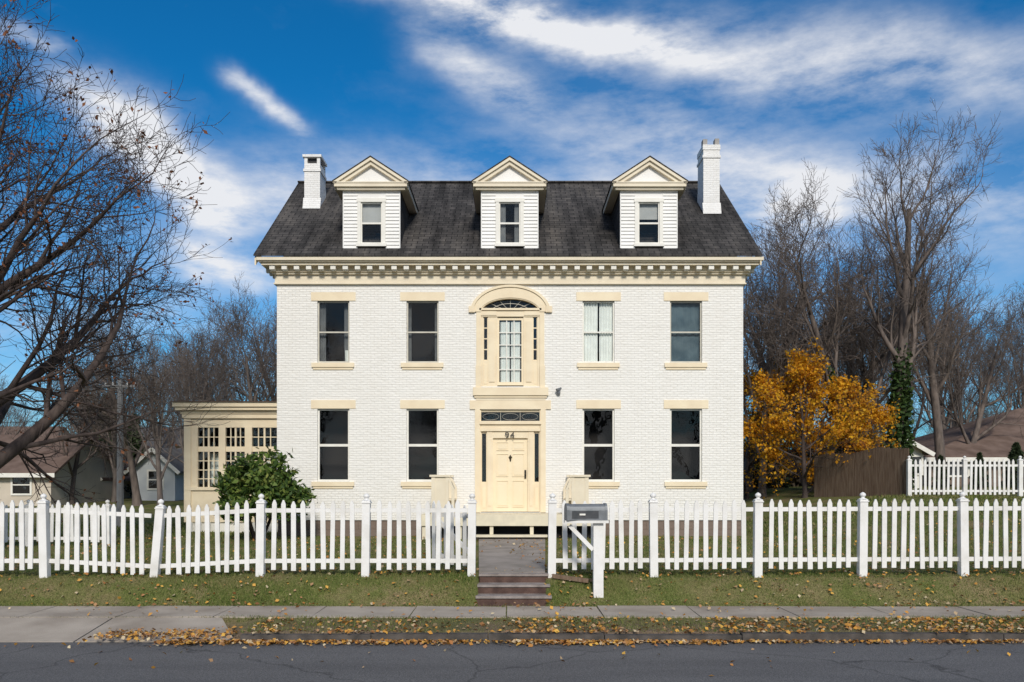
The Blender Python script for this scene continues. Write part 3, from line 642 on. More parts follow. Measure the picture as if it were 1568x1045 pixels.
# ------------------------------------------------------------------ FENCES
def picket_fence(name,posts,y,zf,pitch=.172,top=1.315,bot=.07,finial=True,ln=.07,pw=.084,leanpost=None):
    root=empty(name); pk=MB('pickets',M['fence'],root); po=MB('posts',M['fence'],root); ra=MB('rails',M['fence'],root)
    for i,x in enumerate(posts):
        g=zf(x); lean=(leanpost or {}).get(i,random.uniform(-.012,.012)); hw=ln; T=top+g-.01
        vs=[]
        for z in(-.25+g,T):
            l=lean*(z-g)
            vs+=[(x-hw+l,y-hw,z),(x+hw+l,y-hw,z),(x+hw+l,y+hw,z),(x-hw+l,y+hw,z)]
        po.add(vs,[(0,1,5,4),(1,2,6,5),(2,3,7,6),(3,0,4,7),(4,5,6,7)])
        l=lean*top
        if finial:
            c=(x+l,y,T)
            po.box(x+l-hw-.014,x+l+hw+.014,y-hw-.014,y+hw+.014,T-.045,T-.025)
            po.lathe(c,[(hw*1.2,0),(hw*.85,.012),(.032,.028),(.03,.04),(.05,.06),(.056,.08),(.045,.105),(.015,.125),(0,.13)],10)
    for i in range(len(posts)-1):
        a,c=posts[i]+ln,posts[i+1]-ln
        n=max(2,round((c-a)/pitch)); 
        for zr in(.22,1.13):
            if top<1.1: zr*=.8
            ra.beam((a,y+.03,zr+zf(posts[i])),(c,y+.03,zr+zf(posts[i+1])),.035,.075)
        nn=n-1 if n>2 else n
        for k in range(nn+0):
            t=(k+1)/(nn+1); x=a+(c-a)*t+random.uniform(-.008,.008); g=zf(posts[i])*(1-t)+zf(posts[i+1])*t-.012*math.sin(t*math.pi)
            w_=pw/2*random.uniform(.93,1.05); sh=random.uniform(-.012,.012); hh=top+g+random.uniform(-.016,.012); b0=bot+g+random.uniform(-.016,.014); yo=random.uniform(-.004,.004)
            pk.prism([(x-w_-sh,b0),(x+w_-sh,b0),(x+w_+sh,hh-.075),(x+sh+.012,hh),(x+sh-.012,hh),(x-w_+sh,hh-.075)],y-.012+yo,y+.010)
    pk.done(); po.done(); ra.done(); return root
fy=15.9
lp=[PX(u,fy) for u in(-740,-580,-419,-256,-93,69,237,399,560,722)]
def zfl(x):
    g=-.0
    g-=.10*math.exp(-((x-PX(240,fy))/1.0)**2)
    return g
picket_fence('picket_fence',lp,fy,zfl,leanpost={6:.085,5:-.02,7:.01})
rp=[PX(u,fy) for u in(845,1001,1160,1320,1475,1632,1790,1948,2106)]
picket_fence('picket_fence',rp,fy,lambda x:.004*x)
picket_fence('picket_fence',[-26+1.98*i for i in range(9)],22.2,lambda x:.03,top=1.03,bot=.1,pitch=.17)
RFY=31.5
picket_fence('picket_fence',[PX(1392,RFY)+1.98*i for i in range(8)],RFY,lambda x:1.06,top=1.36,bot=.10,pitch=.165)
gate=empty('garden_gate'); 
gm=MB('leaf',M['fence'],gate)
hx,hy=PX(726,fy)-.02,fy+.10; ex,ey=PX(661,16.85),16.85
dv=Vector((ex-hx,ey-hy,0)); Lg=dv.length; dv.normalize(); nv_=Vector((dv.y,-dv.x,0))
def gp(t,z,o=0): return Vector((hx,hy,0))+dv*t+nv_*o+Vector((0,0,z))
for k in range(7):
    t=.06+k*(Lg-.12)/6; z1=1.22+(.06 if k in(0,6) else 0)
    w_=.042; pts=[(t-w_,.10),(t+w_,.10),(t+w_,z1-.07),(t,z1),(t-w_,z1-.07)]
    v=[gp(a,z,.012) for a,z in pts]+[gp(a,z,-.010) for a,z in pts]; n=5
    gm.add(v,[tuple(range(n)),tuple(range(2*n-1,n-1,-1))]+[(i,i+n,(i+1)%n+n,(i+1)%n) for i in range(n)])
for z in(.24,1.02): gm.beam(gp(0,z,.04),gp(Lg,z,.04),.035,.08)
gm.beam(gp(.05,.28,.042),gp(Lg-.05,.98,.042),.03,.08)
gm.done()
gh=MB('hinges',M['black'],gate); gh.box(hx-.02,hx+.03,hy-.05,hy+.0,.24,.30); gh.box(hx-.02,hx+.03,hy-.05,hy+.0,1.0,1.06); gh.done()
# mailbox
mb=empty('mailbox'); my=15.25
pm=MB('post',M['fence'],mb); px=PX(916,my)
pm.box(px-.085,px+.085,my-.06,my+.09,-.5,PZ(801,my))
pm.box(PX(864,my),PX(931,my),my-.13,my+.13,PZ(801,my)+.001,PZ(797,my))
pm.beam((PX(908,my),my,PZ(842,my)),(PX(872,my),my,PZ(805,my)),.07,.07,up=(0,1,0)); pm.done()
bm=MB('box',M['mail'],mb)
x0,x1=PX(867,my),PX(927,my); zb=PZ(797,my)
prof=[(-.11,0),(.11,0),(.11,.17)]+[(.11*math.cos(t*math.pi/10),.17+.11*math.sin(t*math.pi/10)) for t in range(1,10)]+[(-.11,.17)]
n=len(prof)
ang=math.radians(9)
def rot(x,y): 
    cx_=(x0+x1)/2; dx,dy=x-cx_,y-my; return (cx_+dx*math.cos(ang)-dy*math.sin(ang), my+dx*math.sin(ang)+dy*math.cos(ang))
def ends(x,sc=1.0): return [(*rot(x,my+q[0]*sc),zb+.003+q[1]*sc) for q in prof]
bm.add(ends(x0)+ends(x1),[tuple(range(n)),tuple(range(2*n-1,n-1,-1))]+[(i,i+n,(i+1)%n+n,(i+1)%n) for i in range(n)])
bm.add(ends(x0-.02,1.05)+ends(x0+.03,1.05),[tuple(range(n)),tuple(range(2*n-1,n-1,-1))]+[(i,i+n,(i+1)%n+n,(i+1)%n) for i in range(n)])
bm.add(ends(x1-.02,1.05)+ends(x1+.02,1.05),[tuple(range(n)),tuple(range(2*n-1,n-1,-1))]+[(i,i+n,(i+1)%n+n,(i+1)%n) for i in range(n)])
bm.done()
bf=MB('side_panel',M['mailface'],mb); 
p0=rot(x0+.07,my-.114); p1=rot(x1-.14,my-.114); bf.beam((p0[0],p0[1],zb+.10),(p1[0],p1[1],zb+.10),.006,.13); bf.done()
bf=MB('flag',M['white'],mb); p0=rot(x0+.2,my-.12); bf.box(p0[0],p0[0]+.1,p0[1]-.01,p0[1]-.003,zb+.09,zb+.12); bf.done()
b=MB('wooden_stockade_fence',M['woodfence'])
A=Vector((PX(1247,36),36,0)); B=Vector((PX(1392,31.6),31.6,0)); n=38
for i in range(n):
    p=A.lerp(B,i/n); q=A.lerp(B,(i+.93)/n); g=float(H(p.x,p.y))-.05; T=g+1.72+.12*(i/n)+random.uniform(-.02,.02)+.06*math.sin(i*.3)
    b.beam((p.x,p.y,(g+T)/2),(q.x,q.y,(g+T)/2),.03,T-g)
for z in(.5,1.4): b.beam((A.x,A.y+.04,float(H(A.x,A.y))+z),(B.x,B.y+.04,float(H(B.x,B.y))+z),.05,.09)
b.done()
# ------------------------------------------------------------------ TREES
def tree_data(seed,Ht,r0,nlim=7,counts=(7,6,5,4),spread=.9,fork=.28,lean=(0,0),maxlev=4,trop=.05,wig=.14,limb_len=.55,bias=None,trunkshape=.45,minr=.006):
    rng=random.Random(seed); polys=[]; tips=[]; twigs=[]
    def rv(): return Vector((rng.gauss(0,1),rng.gauss(0,1),rng.gauss(0,1)))
    def branch(p,d,L,r,lev):
        n=(9,7,5,4,3,3)[lev]; pts=[p.copy()]; rad=[r]; dirs=[d.copy()]
        end=.30 if lev==0 else .22
        if lev>=3: end=.4
        w=wig*(.45 if lev==0 else 1.0+.25*lev)
        up=trop if lev>0 else .06
        for i in range(n):
            d=(d+rv()*w*.6+Vector((0,0,up)))
            if lev==0: d+=Vector((lean[0],lean[1],0))*.12
            if bias is not None and lev in(1,2): d+=Vector(bias)*.08
            d.normalize(); p=p+d*(L/n); pts.append(p.copy()); rad.append(max(minr*.7,r*(1-(i+1)/n*(1-end)))); dirs.append(d.copy())
        polys.append((pts,rad,lev))
        if lev>=maxlev: tips.append((p.copy(),lev)); twigs.append(pts[len(pts)//2].copy()); return
        k=nlim if lev==0 else counts[lev-1]
        for j in range(k):
            if lev==0: t=fork+(1-fork)*(j+.3*rng.random())/k
            else: t=.18+.82*(j+rng.random()*.8)/k
            t=min(t,.999)
            f=t*n; i0=int(f); q=pts[i0].lerp(pts[i0+1],f-i0); rr=rad[i0]*(1-(f-i0))+rad[i0+1]*(f-i0); dd=dirs[min(i0+1,n)]
            ax=dd.cross(rv()).normalized()
            ang=rng.uniform(.45,.95)*spread if lev<2 else rng.uniform(.4,1.1)
            if lev==0: 
                az=j*2.4+rng.uniform(-.5,.5); ax=dd.cross(Vector((math.cos(az),math.sin(az),0))).normalized(); ang=spread*rng.uniform(.55,1.0)*(1.15-.5*t)
            nd=(Matrix.Rotation(ang,3,ax)@dd)
            ll=Ht*limb_len*(1.05-.55*t)*rng.uniform(.8,1.15) if lev==0 else L*rng.uniform(.42,.68)*(1.1-.45*t)
            branch(q,nd,ll,max(minr,rr*(.62 if lev==0 else .55)),lev+1)
        if lev>0:
            branch(p,(d+rv()*.25).normalized(),L*.45,max(minr,rad[-1]*.9),lev+1)
    branch(Vector((0,0,-.3)),Vector((lean[0]*.3,lean[1]*.3,1)).normalized(),Ht*(trunkshape+.3),r0,0)
    return polys,tips,twigs
def tree_mesh(name,polys):
    V=[];Fq=[]
    for pts,rad,lev in polys:
        k=8 if lev==0 else (6 if lev==1 else (4 if lev==2 else 3))
        base=len(V); n=len(pts)
        d=(pts[-1]-pts[0]).normalized(); u=d.orthogonal().normalized()
        cs=[(math.cos(2*math.pi*j/k),math.sin(2*math.pi*j/k)) for j in range(k)]
        for i in range(n):
            dd=(pts[min(i+1,n-1)]-pts[max(i-1,0)]).normalized(); u=(u-dd*u.dot(dd)).normalized(); w_=dd.cross(u); r=rad[i]
            if lev==0 and i==0: r*=1.5
            p=pts[i]
            for c,s in cs: V.append((p.x+(u.x*c+w_.x*s)*r,p.y+(u.y*c+w_.y*s)*r,p.z+(u.z*c+w_.z*s)*r))
        for i in range(n-1):
            o=base+i*k
            for j in range(k): Fq.append((o+j,o+(j+1)%k,o+k+(j+1)%k,o+k+j))
    V=np.array(V,dtype=np.float32);Fq=np.array(Fq,dtype=np.int32)
    me=bpy.data.meshes.new(name); nf=len(Fq)
    me.vertices.add(len(V)); me.vertices.foreach_set('co',V.ravel()); me.loops.add(nf*4); me.loops.foreach_set('vertex_index',Fq.ravel())
    me.polygons.add(nf); me.polygons.foreach_set('loop_start',np.arange(0,nf*4,4,dtype=np.int32)); me.polygons.foreach_set('loop_total',np.full(nf,4,dtype=np.int32)); me.update()
    return me
def put(name,me,loc,rotz=0,sc=1,parent=None,mat=None):
    o=bpy.data.objects.new(name,me); scene.collection.objects.link(o); o.location=loc; o.rotation_euler=(0,0,rotz); o.scale=(sc,sc,sc) if not isinstance(sc,tuple) else sc
    if parent: o.parent=parent
    return o
def gz_(x,y): return float(H(x,y))
pl,tp,tw=tree_data(11,12.6,.36,nlim=15,counts=(9,8,6,3),spread=1.15,fork=.18,maxlev=4,trop=.038,wig=.17,limb_len=.54,bias=(.42,-.05,.05),minr=.0072)
me=tree_mesh('limbs',pl); me.materials.append(M['barkd'])
lt=empty('maple_tree',(-12.6,20.5,0)); put('limbs',me,(0,0,0),0,1,lt)
rs=random.Random(3); lp_=[t for t,_ in tp if rs.random()<.14]
lp2=[]
for p in lp_:
    for k in range(rs.randint(1,4)): lp2.append((p.x+rs.gauss(0,.06),p.y+rs.gauss(0,.06),p.z+rs.gauss(0,.06)))
lo=leaves('leaves',lp2,.062,M['russet'],lt)
plA,tpA,twA=tree_data(21,16,.32,nlim=9,counts=(7,6,5,3),spread=.75,fork=.38,lean=(.12,0),trop=.07,wig=.15,limb_len=.42,trunkshape=.5,minr=.009)
meA=tree_mesh('tallA',plA); meA.materials.append(M['bark'])
plB,tpB,twB=tree_data(35,13,.26,nlim=9,counts=(8,6,5,3),spread=.9,fork=.25,lean=(-.12,0),trop=.06,wig=.17,limb_len=.5,minr=.009)
meB=tree_mesh('tallB',plB); meB.materials.append(M['bark'])
plC,tpC,twC=tree_data(44,12,.2,nlim=10,counts=(7,6,4),spread=.65,fork=.2,trop=.08,wig=.14,limb_len=.5,maxlev=4,minr=.011)
meC=tree_mesh('slimC',plC); meC.materials.append(M['bark2'])
def bare(me,x,y,rz,sc,nm='bare_tree'): return put(nm,me,(x,y,gz_(x,y)),rz,sc)
bare(meA,16.6,38,0.3,1.0)
bare(meB,15.3,39,0,1.0)
bare(meB,11.6,44,2.1,1.12)
bare(meA,21.5,44,2.5,.85)
bare(meB,13.3,47,4.0,1.05); bare(meB,19.0,48,1.2,1.0); bare(meC,17.5,46,5,1.0); bare(meB,24.2,47,3.3,.8); bare(meC,11.3,40,3,.9)
for x,y,r,s in((26,58,0,1.15),(29.5,60,1,1.1),(24,62,2,1.2),(33,57,3,1.0),(20,60,4,.95),(18,56,5,.9),(31.5,64,.7,1.25),(22,55,2.7,.9),(27.5,54,1.9,.9),(36,62,1.9,1.0)): bare(meC,x,y,r,s)
bare(meB,-19.5,46,1.0,.82); bare(meB,-15.2,50,3.0,.9); bare(meC,-17.5,44,1,.75); bare(meC,-13.5,47,2,.9); bare(meC,-22.5,50,3,.8); bare(meB,-24,48,4.4,.62)
bare(meC,-15.5,43,4,.72); bare(meB,-17.8,53,5,.95); bare(meC,-19.8,55,.5,.9); bare(meB,-13.2,55,.5,1.0)
bare(meC,-27,56,3.3,.6); bare(meC,-31,52,.3,.62); bare(meB,-35,60,.3,.7); bare(meB,-29,60,2.3,.7); bare(meC,-25,62,5.3,.8)
bare(meB,-5,-14,1.3,1.0); bare(meA,6,-16,0,1.0); bare(meB,13,-13,3,.9); bare(meA,-14,-15,2,.9)
def ivy(pl,origin,rz,sc,h,nm):
    pts,rad,_=pl[0]; out=[]; R=Matrix.Rotation(rz,3,'Z')
    for i in range(len(pts)-1):
        for k in range(900):
            t=random.random(); p=pts[i].lerp(pts[i+1],t); 
            if p.z*sc>h*random.uniform(.6,1): continue
            a=random.uniform(0,6.28); r=(rad[i]*1.0+abs(random.gauss(.05,.13)))*(1.25-.5*p.z*sc/h)
            q=R@(p*sc)+Vector((math.cos(a)*r,math.sin(a)*r,0)); out.append((origin[0]+q.x,origin[1]+q.y,origin[2]+q.z))
    leaves(nm,out,.13,M['ivy'])
ivy(plA,(16.6,38,gz_(16.6,38)),.3,1,6.5,'ivy'); ivy(plB,(15.3,39,gz_(15.3,39)),0,1,5.5,'ivy')
# golden tree
plG,tpG,twG=tree_data(52,6.9,.12,nlim=12,counts=(6,5,4),spread=1.3,fork=.06,trop=.02,wig=.2,limb_len=.46,maxlev=4)
meG=tree_mesh('limbs',plG); meG.materials.append(M['barkd'])
def golden(x,y,rz,sc,n,nc=22,rad=.7,seed=1):
    rg=random.Random(seed)
    e=empty('golden_autumn_tree',(x,y,gz_(x,y))); e.rotation_euler=(0,0,rz); e.scale=(sc,sc,sc); put('limbs',meG,(0,0,0),0,1,e)
    src=[p for p,_ in tpG]+twG; cl=[]
    cent=[rg.choice(src) for _ in range(nc)]
    for p in src:
        dmin=min((p-c).length for c in cent)
        if dmin>rad*rg.uniform(.7,1.1) and rg.random()<.88: continue
        for k in range(n): cl.append((p.x+rg.gauss(0,.12),p.y+rg.gauss(0,.12),p.z+rg.gauss(0,.12)))
    leaves('leaves',cl,.10,M['gold'],e,elong=1.3)
golden(12.1,36.5,0,.94,5,27,.62,1); golden(14.6,37.4,2,.74,5,24,.62,2); golden(10.9,41,4,.9,4,20,.66,3); golden(13.6,41,1,.98,4,22,.66,5)
# rhododendron
bu=empty('rhododendron_bush',(PX(396,24.2),24.2,0)); pts=[]
for k in range(330):
    a=random.uniform(0,6.28); ph=math.acos(random.uniform(-.35,1)); rr=random.uniform(.72,1.08)*(1+.16*math.sin(3*a+1)+.12*math.sin(5*ph+a))
    c=Vector((1.05*rr*math.sin(ph)*math.cos(a),.95*rr*math.sin(ph)*math.sin(a),1.05+1.10*rr*math.cos(ph)))
    for j in range(22): pts.append((c.x+random.gauss(0,.10),c.y+random.gauss(0,.10),c.z+random.gauss(0,.085)))
leaves('leaves',pts,.09,M['bush'],bu,elong=2.1,flat=.2)
b=MB('stems',M['barkd'],bu)
for k in range(9):
    a=k*.7; b.beam((0.1*math.cos(a),.1*math.sin(a),0),(.6*math.cos(a),.6*math.sin(a),1.3),.05,.05)
b.done()
def brush(name,x0,x1,y0,y1,h,n,mat,size):
    pts=[]
    for k in range(n):
        x=random.uniform(x0,x1); y=random.uniform(y0,y1); hh=h*(.55+.45*math.sin(x*.9+1)*math.sin(x*.37)+.2*random.random()); z=gz_(x,y)+random.random()**.7*hh
        pts.append((x,y,z))
    return leaves(name,pts,size,mat)
M['brushb']=islandmat('brown_brush',[(0,(.05,.04,.03)),(.6,(.09,.07,.05)),(1,(.14,.11,.07))],.9)
brush('brush_thicket',7.5,17,46,51,3.0,8000,M['brushb'],.20)
brush('brush_thicket',16,50,56,66,3.5,9000,M['brushb'],.3)
brush('brush_thicket',-60,-12,62,74,4.0,12000,M['brushb'],.32)
brush('evergreen_hedge',9,14,44.5,46,1.3,3000,M['conifer'],.14)
dt=empty('distant_trees')
for k in range(52):
    x=-95+190*(k+random.random()*.6)/52; y=random.uniform(85,120); put('tree_%d'%k,random.choice([meC,meB]),(x,y,.6),random.uniform(0,6.28),random.uniform(.65,1.0),dt)
def conifer(x,y,h,r,name='evergreen_tree',n=5000,size=.16):
    e=empty(name,(x,y,gz_(x,y))); pts=[]
    for k in range(n):
        t=random.random()**.7; a=random.uniform(0,6.28); lay=.75+.25*math.sin(t*28+a*2); R=r*(1-t)**.8*lay*random.uniform(.55,1)
        pts.append((R*math.cos(a),R*math.sin(a),.3+t*h-.15*R))
    leaves('needles',pts,size,M['conifer'],e,elong=2.2)
    b=MB('trunk',M['barkd'],e); b.lathe((0,0,0),[(.16,0),(.08,h*.6),(.02,h*.95)],7); b.done()
conifer(PX(165,56),56,6.2,1.7,n=6000,size=.22); conifer(PX(205,58),58,5.0,1.6,size=.22); conifer(PX(1556,36),36,1.7,.7,n=3500,size=.11)
conifer(PX(1500,35),35,1.3,.5,n=1500,size=.08); conifer(PX(1440,34.5),34.5,1.2,.45,n=1500,size=.08)
# ------------------------------------------------------------------ neighbouring houses
def gable_house(name,x0,x1,y0,y1,z0,ze,zr,axis,wall,roof,wins=(),ov=.4,hip=0):
    e=empty(name); w=MB('walls',wall,e); w.box(x0,x1,y0,y1,z0,ze)
    r=MB('roof',roof,e); tr=MB('trim',M['white'],e)
    if axis=='x':
        ym=(y0+y1)/2; s=(zr-ze)/(ym-y0); a=ze-s*ov
        v=[(x0-ov,y0-ov,a),(x1+ov,y0-ov,a),(x1+ov-hip,ym,zr),(x0-ov+hip,ym,zr),(x0-ov,y1+ov,a),(x1+ov,y1+ov,a)]
        fs=[(6,7,8,9),(9,8,11,10),(0,1,7,6),(0,6,9,3),(3,9,10,4),(1,2,8,7),(2,5,11,8),(0,3,2,1),(3,4,5,2)]
        if hip: fs+=[(6,9,10),(7,11,8),(0,4,10,6)]
        r.add(v+[(p[0],p[1],p[2]+.14) for p in v],fs)
        if not hip:
            for X in(x0,x1): w.add([(X,y0,ze),(X,y1,ze),(X,ym,zr)],[(0,1,2)])
        tr.box(x0-ov,x1+ov,y0-ov-.03,y0-ov,a-.12,a+.10)
    else:
        xm=(x0+x1)/2; s=(zr-ze)/(xm-x0); a=ze-s*ov
        v=[(x0-ov,y0-ov,a),(x0-ov,y1+ov,a),(xm,y1+ov,zr),(xm,y0-ov,zr),(x1+ov,y0-ov,a),(x1+ov,y1+ov,a)]
        r.add(v+[(p[0],p[1],p[2]+.14) for p in v],[(6,9,8,7),(9,10,11,8),(0,3,9,6),(3,4,10,9),(0,6,7,1),(4,5,11,10),(0,1,2,3),(3,2,5,4)])
        w.add([(x0,y0,ze),(x1,y0,ze),(xm,y0,zr)],[(0,1,2)])
        tr.beam((x0-ov,y0-ov-.02,a+.0),(xm,y0-ov-.02,zr+.0),.05,.2); tr.beam((x1+ov,y0-ov-.02,a+.0),(xm,y0-ov-.02,zr+.0),.05,.2)
    g=MB('windows',M['glass'],e); dk=MB('window_interiors',M['dark'],e)
    for (wx,wz,ww,wh) in wins:
        dk.box(wx,wx+ww,y0-.02,y0+.02,wz,wz+wh); g.box(wx+.02,wx+ww-.02,y0-.035,y0-.03,wz,wz+wh)
        tr.box(wx-.1,wx,y0-.06,y0,wz-.1,wz+wh+.1); tr.box(wx+ww,wx+ww+.1,y0-.06,y0,wz-.1,wz+wh+.1); tr.box(wx,wx+ww,y0-.058,y0,wz+wh,wz+wh+.1); tr.box(wx,wx+ww,y0-.058,y0,wz-.1,wz); tr.box(wx,wx+ww,y0-.056,y0,wz+wh/2-.03,wz+wh/2+.03)
    for q in(w,r,tr,g,dk): q.done()
Z=PZ
gable_house('tan_house',PX(-120,46),PX(78,46),46,54,.2,Z(722,46),Z(664,46),'x',M['tan'],M['brownroof'],[(PX(20,46),Z(756,46),.9,.9)])
gable_house('tan_house',PX(84,52),PX(150,52),52,62,.2,Z(722,52),Z(676,52),'y',M['tan'],M['brownroof'],[(PX(108,52),Z(755,52),.8,1.0)])
gable_house('grey_house',PX(186,62),PX(262,62),62,70,.2,Z(700,62),Z(652,62),'x',M['greysiding'],M['greyroof'],[(PX(196,62),Z(722,62),.8,1.0),(PX(232,62),Z(722,62),.8,1.0)])
gable_house('grey_house',PX(205,52),PX(268,52),52,60,.2,Z(716,52),Z(688,52),'y',M['greysiding'],M['greyroof'],[(PX(228,52),Z(748,52),.8,1.0)])
gable_house('grey_house',PX(-40,75),PX(60,75),75,82,.2,Z(690,75),Z(652,75),'x',M['greysiding'],M['brownroof'],[])
gable_house('brick_neighbor_house',PX(1425,46),PX(1425,46)+26,46,58,.8,Z(696,46),5.75,'x',M['found'],M['brownroof'],[(PX(1440,46),Z(728,46),1.4,1.0)],ov=.6,hip=8.6)
gable_house('porch_wing',PX(1345,43),PX(1412,43),43,48,.8,Z(690,43),Z(671,43),'y',M['white'],M['brownroof'],[(PX(1385,43),Z(725,43),.8,.8)])
UY=30.0
up=empty('utility_pole'); b=MB('pole',M['pole'],up); ux=PX(184,UY); b.lathe((ux,UY,0),[(.13,0),(.09,PZ(582,UY))],8)
b.beam((ux-.6,UY,PZ(592,UY)),(ux+.6,UY,PZ(592,UY)),.08,.09); b.done()
b=MB('insulators',M['white'],up)
for k in(-.5,-.25,.25,.5): b.lathe((ux+k,UY,PZ(592,UY)+.045),[(.03,0),(.035,.05),(.015,.09),(0,.10)],6)
b.done()
b=MB('wires',M['black'],up)
def wire(a,c,sag):
    n=14; pr=None
    for i in range(n+1):
        t=i/n; p=Vector(a).lerp(Vector(c),t)-Vector((0,0,sag*4*t*(1-t)))
        if pr is not None: b.beam(pr,p,.018,.018)
        pr=p
for k in(-.5,.5): wire((ux+k,UY,PZ(590,UY)),(-55,27,PZ(570,UY)),.9)
wire((ux,UY,PZ(640,UY)),(-50,26,4.0),.6); wire((ux,UY,PZ(682,UY)),(-50,30,PZ(660,30)),.3)
b.done()
# ------------------------------------------------------------------ SKY
wd=bpy.data.worlds.new('World'); scene.world=wd; wd.use_nodes=True; nt=wd.node_tree; nt.nodes.clear()
SE=math.radians(34); SR=math.radians(174)
sky=N(nt,'ShaderNodeTexSky'); sky.sky_type='NISHITA'; sky.sun_disc=False; sky.sun_elevation=SE; sky.sun_rotation=SR; sky.air_density=1.0; sky.dust_density=.3; sky.ozone_density=3.0
tc_=N(nt,'ShaderNodeTexCoord'); dirv=N(nt,'ShaderNodeVectorMath',operation='NORMALIZE'); nt.links.new(tc_.outputs['Generated'],dirv.inputs[0])
def noise(scale,detail,rough,vec,stretch=None,rotm=None,dist=0):
    n=N(nt,'ShaderNodeTexNoise'); n.inputs['Scale'].default_value=scale; n.inputs['Detail'].default_value=detail; n.inputs['Roughness'].default_value=rough; n.inputs['Distortion'].default_value=dist
    if stretch:
        mp=N(nt,'ShaderNodeMapping'); mp.inputs['Scale'].default_value=stretch; mp.inputs['Rotation'].default_value=rotm or (0,0,0); nt.links.new(vec,mp.inputs[0]); vec=mp.outputs[0]
    nt.links.new(vec,n.inputs['Vector']); return n
def math_(op,a,b_=None,clamp=False):
    m=N(nt,'ShaderNodeMath',operation=op); m.use_clamp=clamp
    for i,x in enumerate((a,b_)):
        if x is None: continue
        if isinstance(x,(int,float)): m.inputs[i].default_value=x
        else: nt.links.new(x,m.inputs[i])
    return m.outputs[0]
def rng_(src,a,b_,c=0,d=1):
    r=N(nt,'ShaderNodeMapRange'); r.inputs['From Min'].default_value=a; r.inputs['From Max'].default_value=b_; r.inputs['To Min'].default_value=c; r.inputs['To Max'].default_value=d; nt.links.new(src,r.inputs[0]); return r.outputs[0]
nw=noise(3.4,6,.6,dirv.outputs[0]); sub=N(nt,'ShaderNodeVectorMath',operation='SUBTRACT'); nt.links.new(nw.outputs['Color'],sub.inputs[0]); sub.inputs[1].default_value=(.5,.5,.5)
scl=N(nt,'ShaderNodeVectorMath',operation='SCALE'); nt.links.new(sub.outputs[0],scl.inputs[0]); scl.inputs['Scale'].default_value=.10
wv=N(nt,'ShaderNodeVectorMath',operation='ADD'); nt.links.new(dirv.outputs[0],wv.inputs[0]); nt.links.new(scl.outputs[0],wv.inputs[1])
def dv_(u,v): return Vector((u-CX,F,HZ-v)).normalized()
def streak(u0,v0,u1,v1,hw,strength):
    a=dv_(u0,v0); c=dv_(u1,v1); n=a.cross(c).normalized(); m=(a+c).normalized(); t=n.cross(m).normalized(); half=a.angle(c)/2
    def dot(vec): 
        d=N(nt,'ShaderNodeVectorMath',operation='DOT_PRODUCT'); nt.links.new(wv.outputs[0],d.inputs[0]); d.inputs[1].default_value=vec; return d.outputs['Value']
    x=math_('DIVIDE',dot(n),hw/F); y=math_('DIVIDE',dot(t),half*1.05)
    g=math_('MULTIPLY',math_('MULTIPLY',x,x),-1.0); y2=math_('MULTIPLY',y,y); g=math_('SUBTRACT',g,math_('MULTIPLY',y2,y2))
    e=math_('POWER',2.718,g); front=math_('GREATER_THAN',dot(m),0.0)
    return math_('MULTIPLY',math_('MULTIPLY',e,front),strength)
S=[(520,-30,1010,75,24,1.6),(960,70,1620,110,48,.75),(100,115,345,335,34,1.35),(310,325,470,290,34,.45),(335,135,455,215,12,.8),(640,70,850,150,26,.6),
   (850,190,1620,330,58,.6),(260,385,430,425,24,.9),(-40,20,100,50,12,.5),(430,275,1300,340,48,.55),(1150,330,1300,300,40,.5)]
tot=None
for s_ in S:
    e=streak(*s_); tot=e if tot is None else math_('ADD',tot,e)
fine=noise(7.5,15,.63,dirv.outputs[0],stretch=(1,1,2.8),rotm=(0,math.radians(24),0))
big=noise(2.2,8,.6,wv.outputs[0],stretch=(1,1,2.2),rotm=(0,math.radians(18),0))
f1=rng_(fine.outputs[0],.36,.65); g1=rng_(big.outputs[0],.50,.85)
cl=math_('MULTIPLY',tot,math_('ADD',math_('MULTIPLY',f1,1.1),.18))
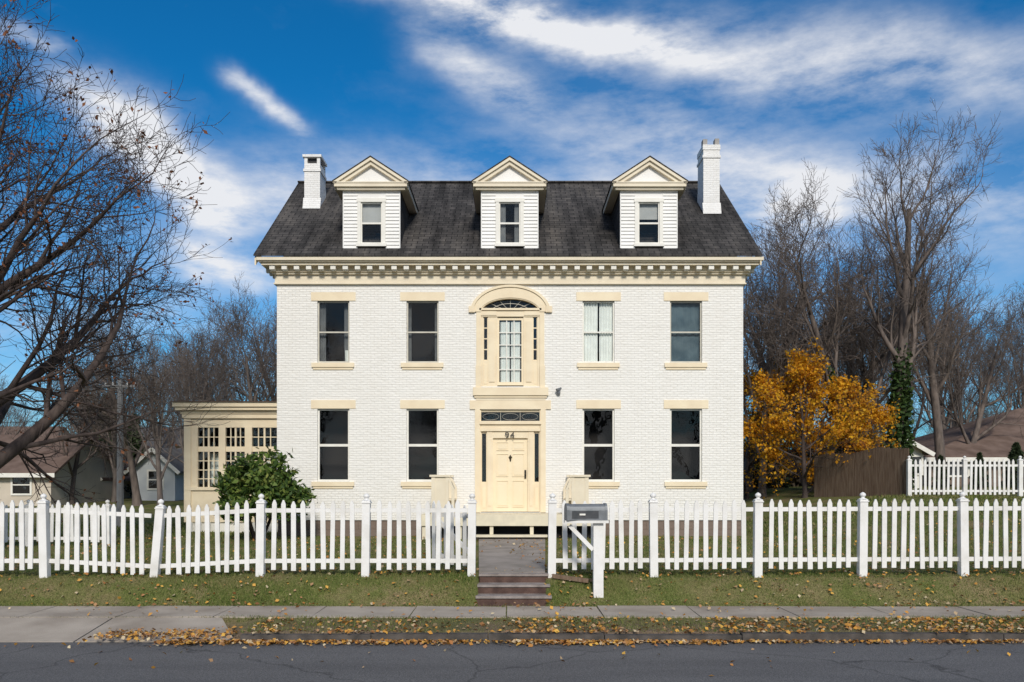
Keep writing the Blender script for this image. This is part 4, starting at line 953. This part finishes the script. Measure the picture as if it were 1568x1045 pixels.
cl=math_('ADD',cl,math_('MULTIPLY',math_('MULTIPLY',g1,f1),.30))
sp_=N(nt,'ShaderNodeSeparateXYZ'); nt.links.new(dirv.outputs[0],sp_.inputs[0])
hz=rng_(sp_.outputs[2],.34,.0,0,.45)
cl=math_('ADD',cl,math_('MULTIPLY',hz,math_('ADD',math_('MULTIPLY',f1,.7),.4)))
bk=rng_(sp_.outputs[1],-.1,-.55,0,.6)     # unseen cloud added behind the camera to neutralise the light on the facade
cl=math_('ADD',cl,math_('MULTIPLY',bk,math_('ADD',f1,.45)))
cl=math_('MINIMUM',cl,.96)
tint=N(nt,'ShaderNodeMix'); tint.data_type='RGBA'; tint.blend_type='MULTIPLY'; tint.inputs[0].default_value=1; nt.links.new(sky.outputs[0],tint.inputs[6]); tint.inputs[7].default_value=(.05,.68,1.06,1)
cmix=N(nt,'ShaderNodeMix'); cmix.data_type='RGBA'; nt.links.new(cl,cmix.inputs[0]); nt.links.new(tint.outputs[2],cmix.inputs[6]); cmix.inputs[7].default_value=(8.5,8.6,8.9,1)
bg=N(nt,'ShaderNodeBackground'); bg.inputs['Strength'].default_value=.10; nt.links.new(cmix.outputs[2],bg.inputs[0])
out=N(nt,'ShaderNodeOutputWorld'); nt.links.new(bg.outputs[0],out.inputs[0])
sl=bpy.data.lights.new('sun','SUN'); sl.energy=3.15; sl.angle=math.radians(10); sl.color=(1,.935,.84)
so=bpy.data.objects.new('sun',sl); scene.collection.objects.link(so)
az=SR; sd_=Vector((math.sin(az)*math.cos(SE),math.cos(az)*math.cos(SE),math.sin(SE)))
so.rotation_euler=(-sd_).to_track_quat('-Z','Y').to_euler()
cam=bpy.data.cameras.new('camera'); co=bpy.data.objects.new('camera',cam); scene.collection.objects.link(co); scene.camera=co
co.location=(0,0,EYE); co.rotation_euler=(math.radians(90),0,0); cam.sensor_width=36; cam.lens=F/1568*36; cam.shift_y=(HZ-522.5)/1568; cam.clip_end=3000
scene.view_settings.view_transform='Standard'; scene.view_settings.look='None'; scene.view_settings.exposure=0
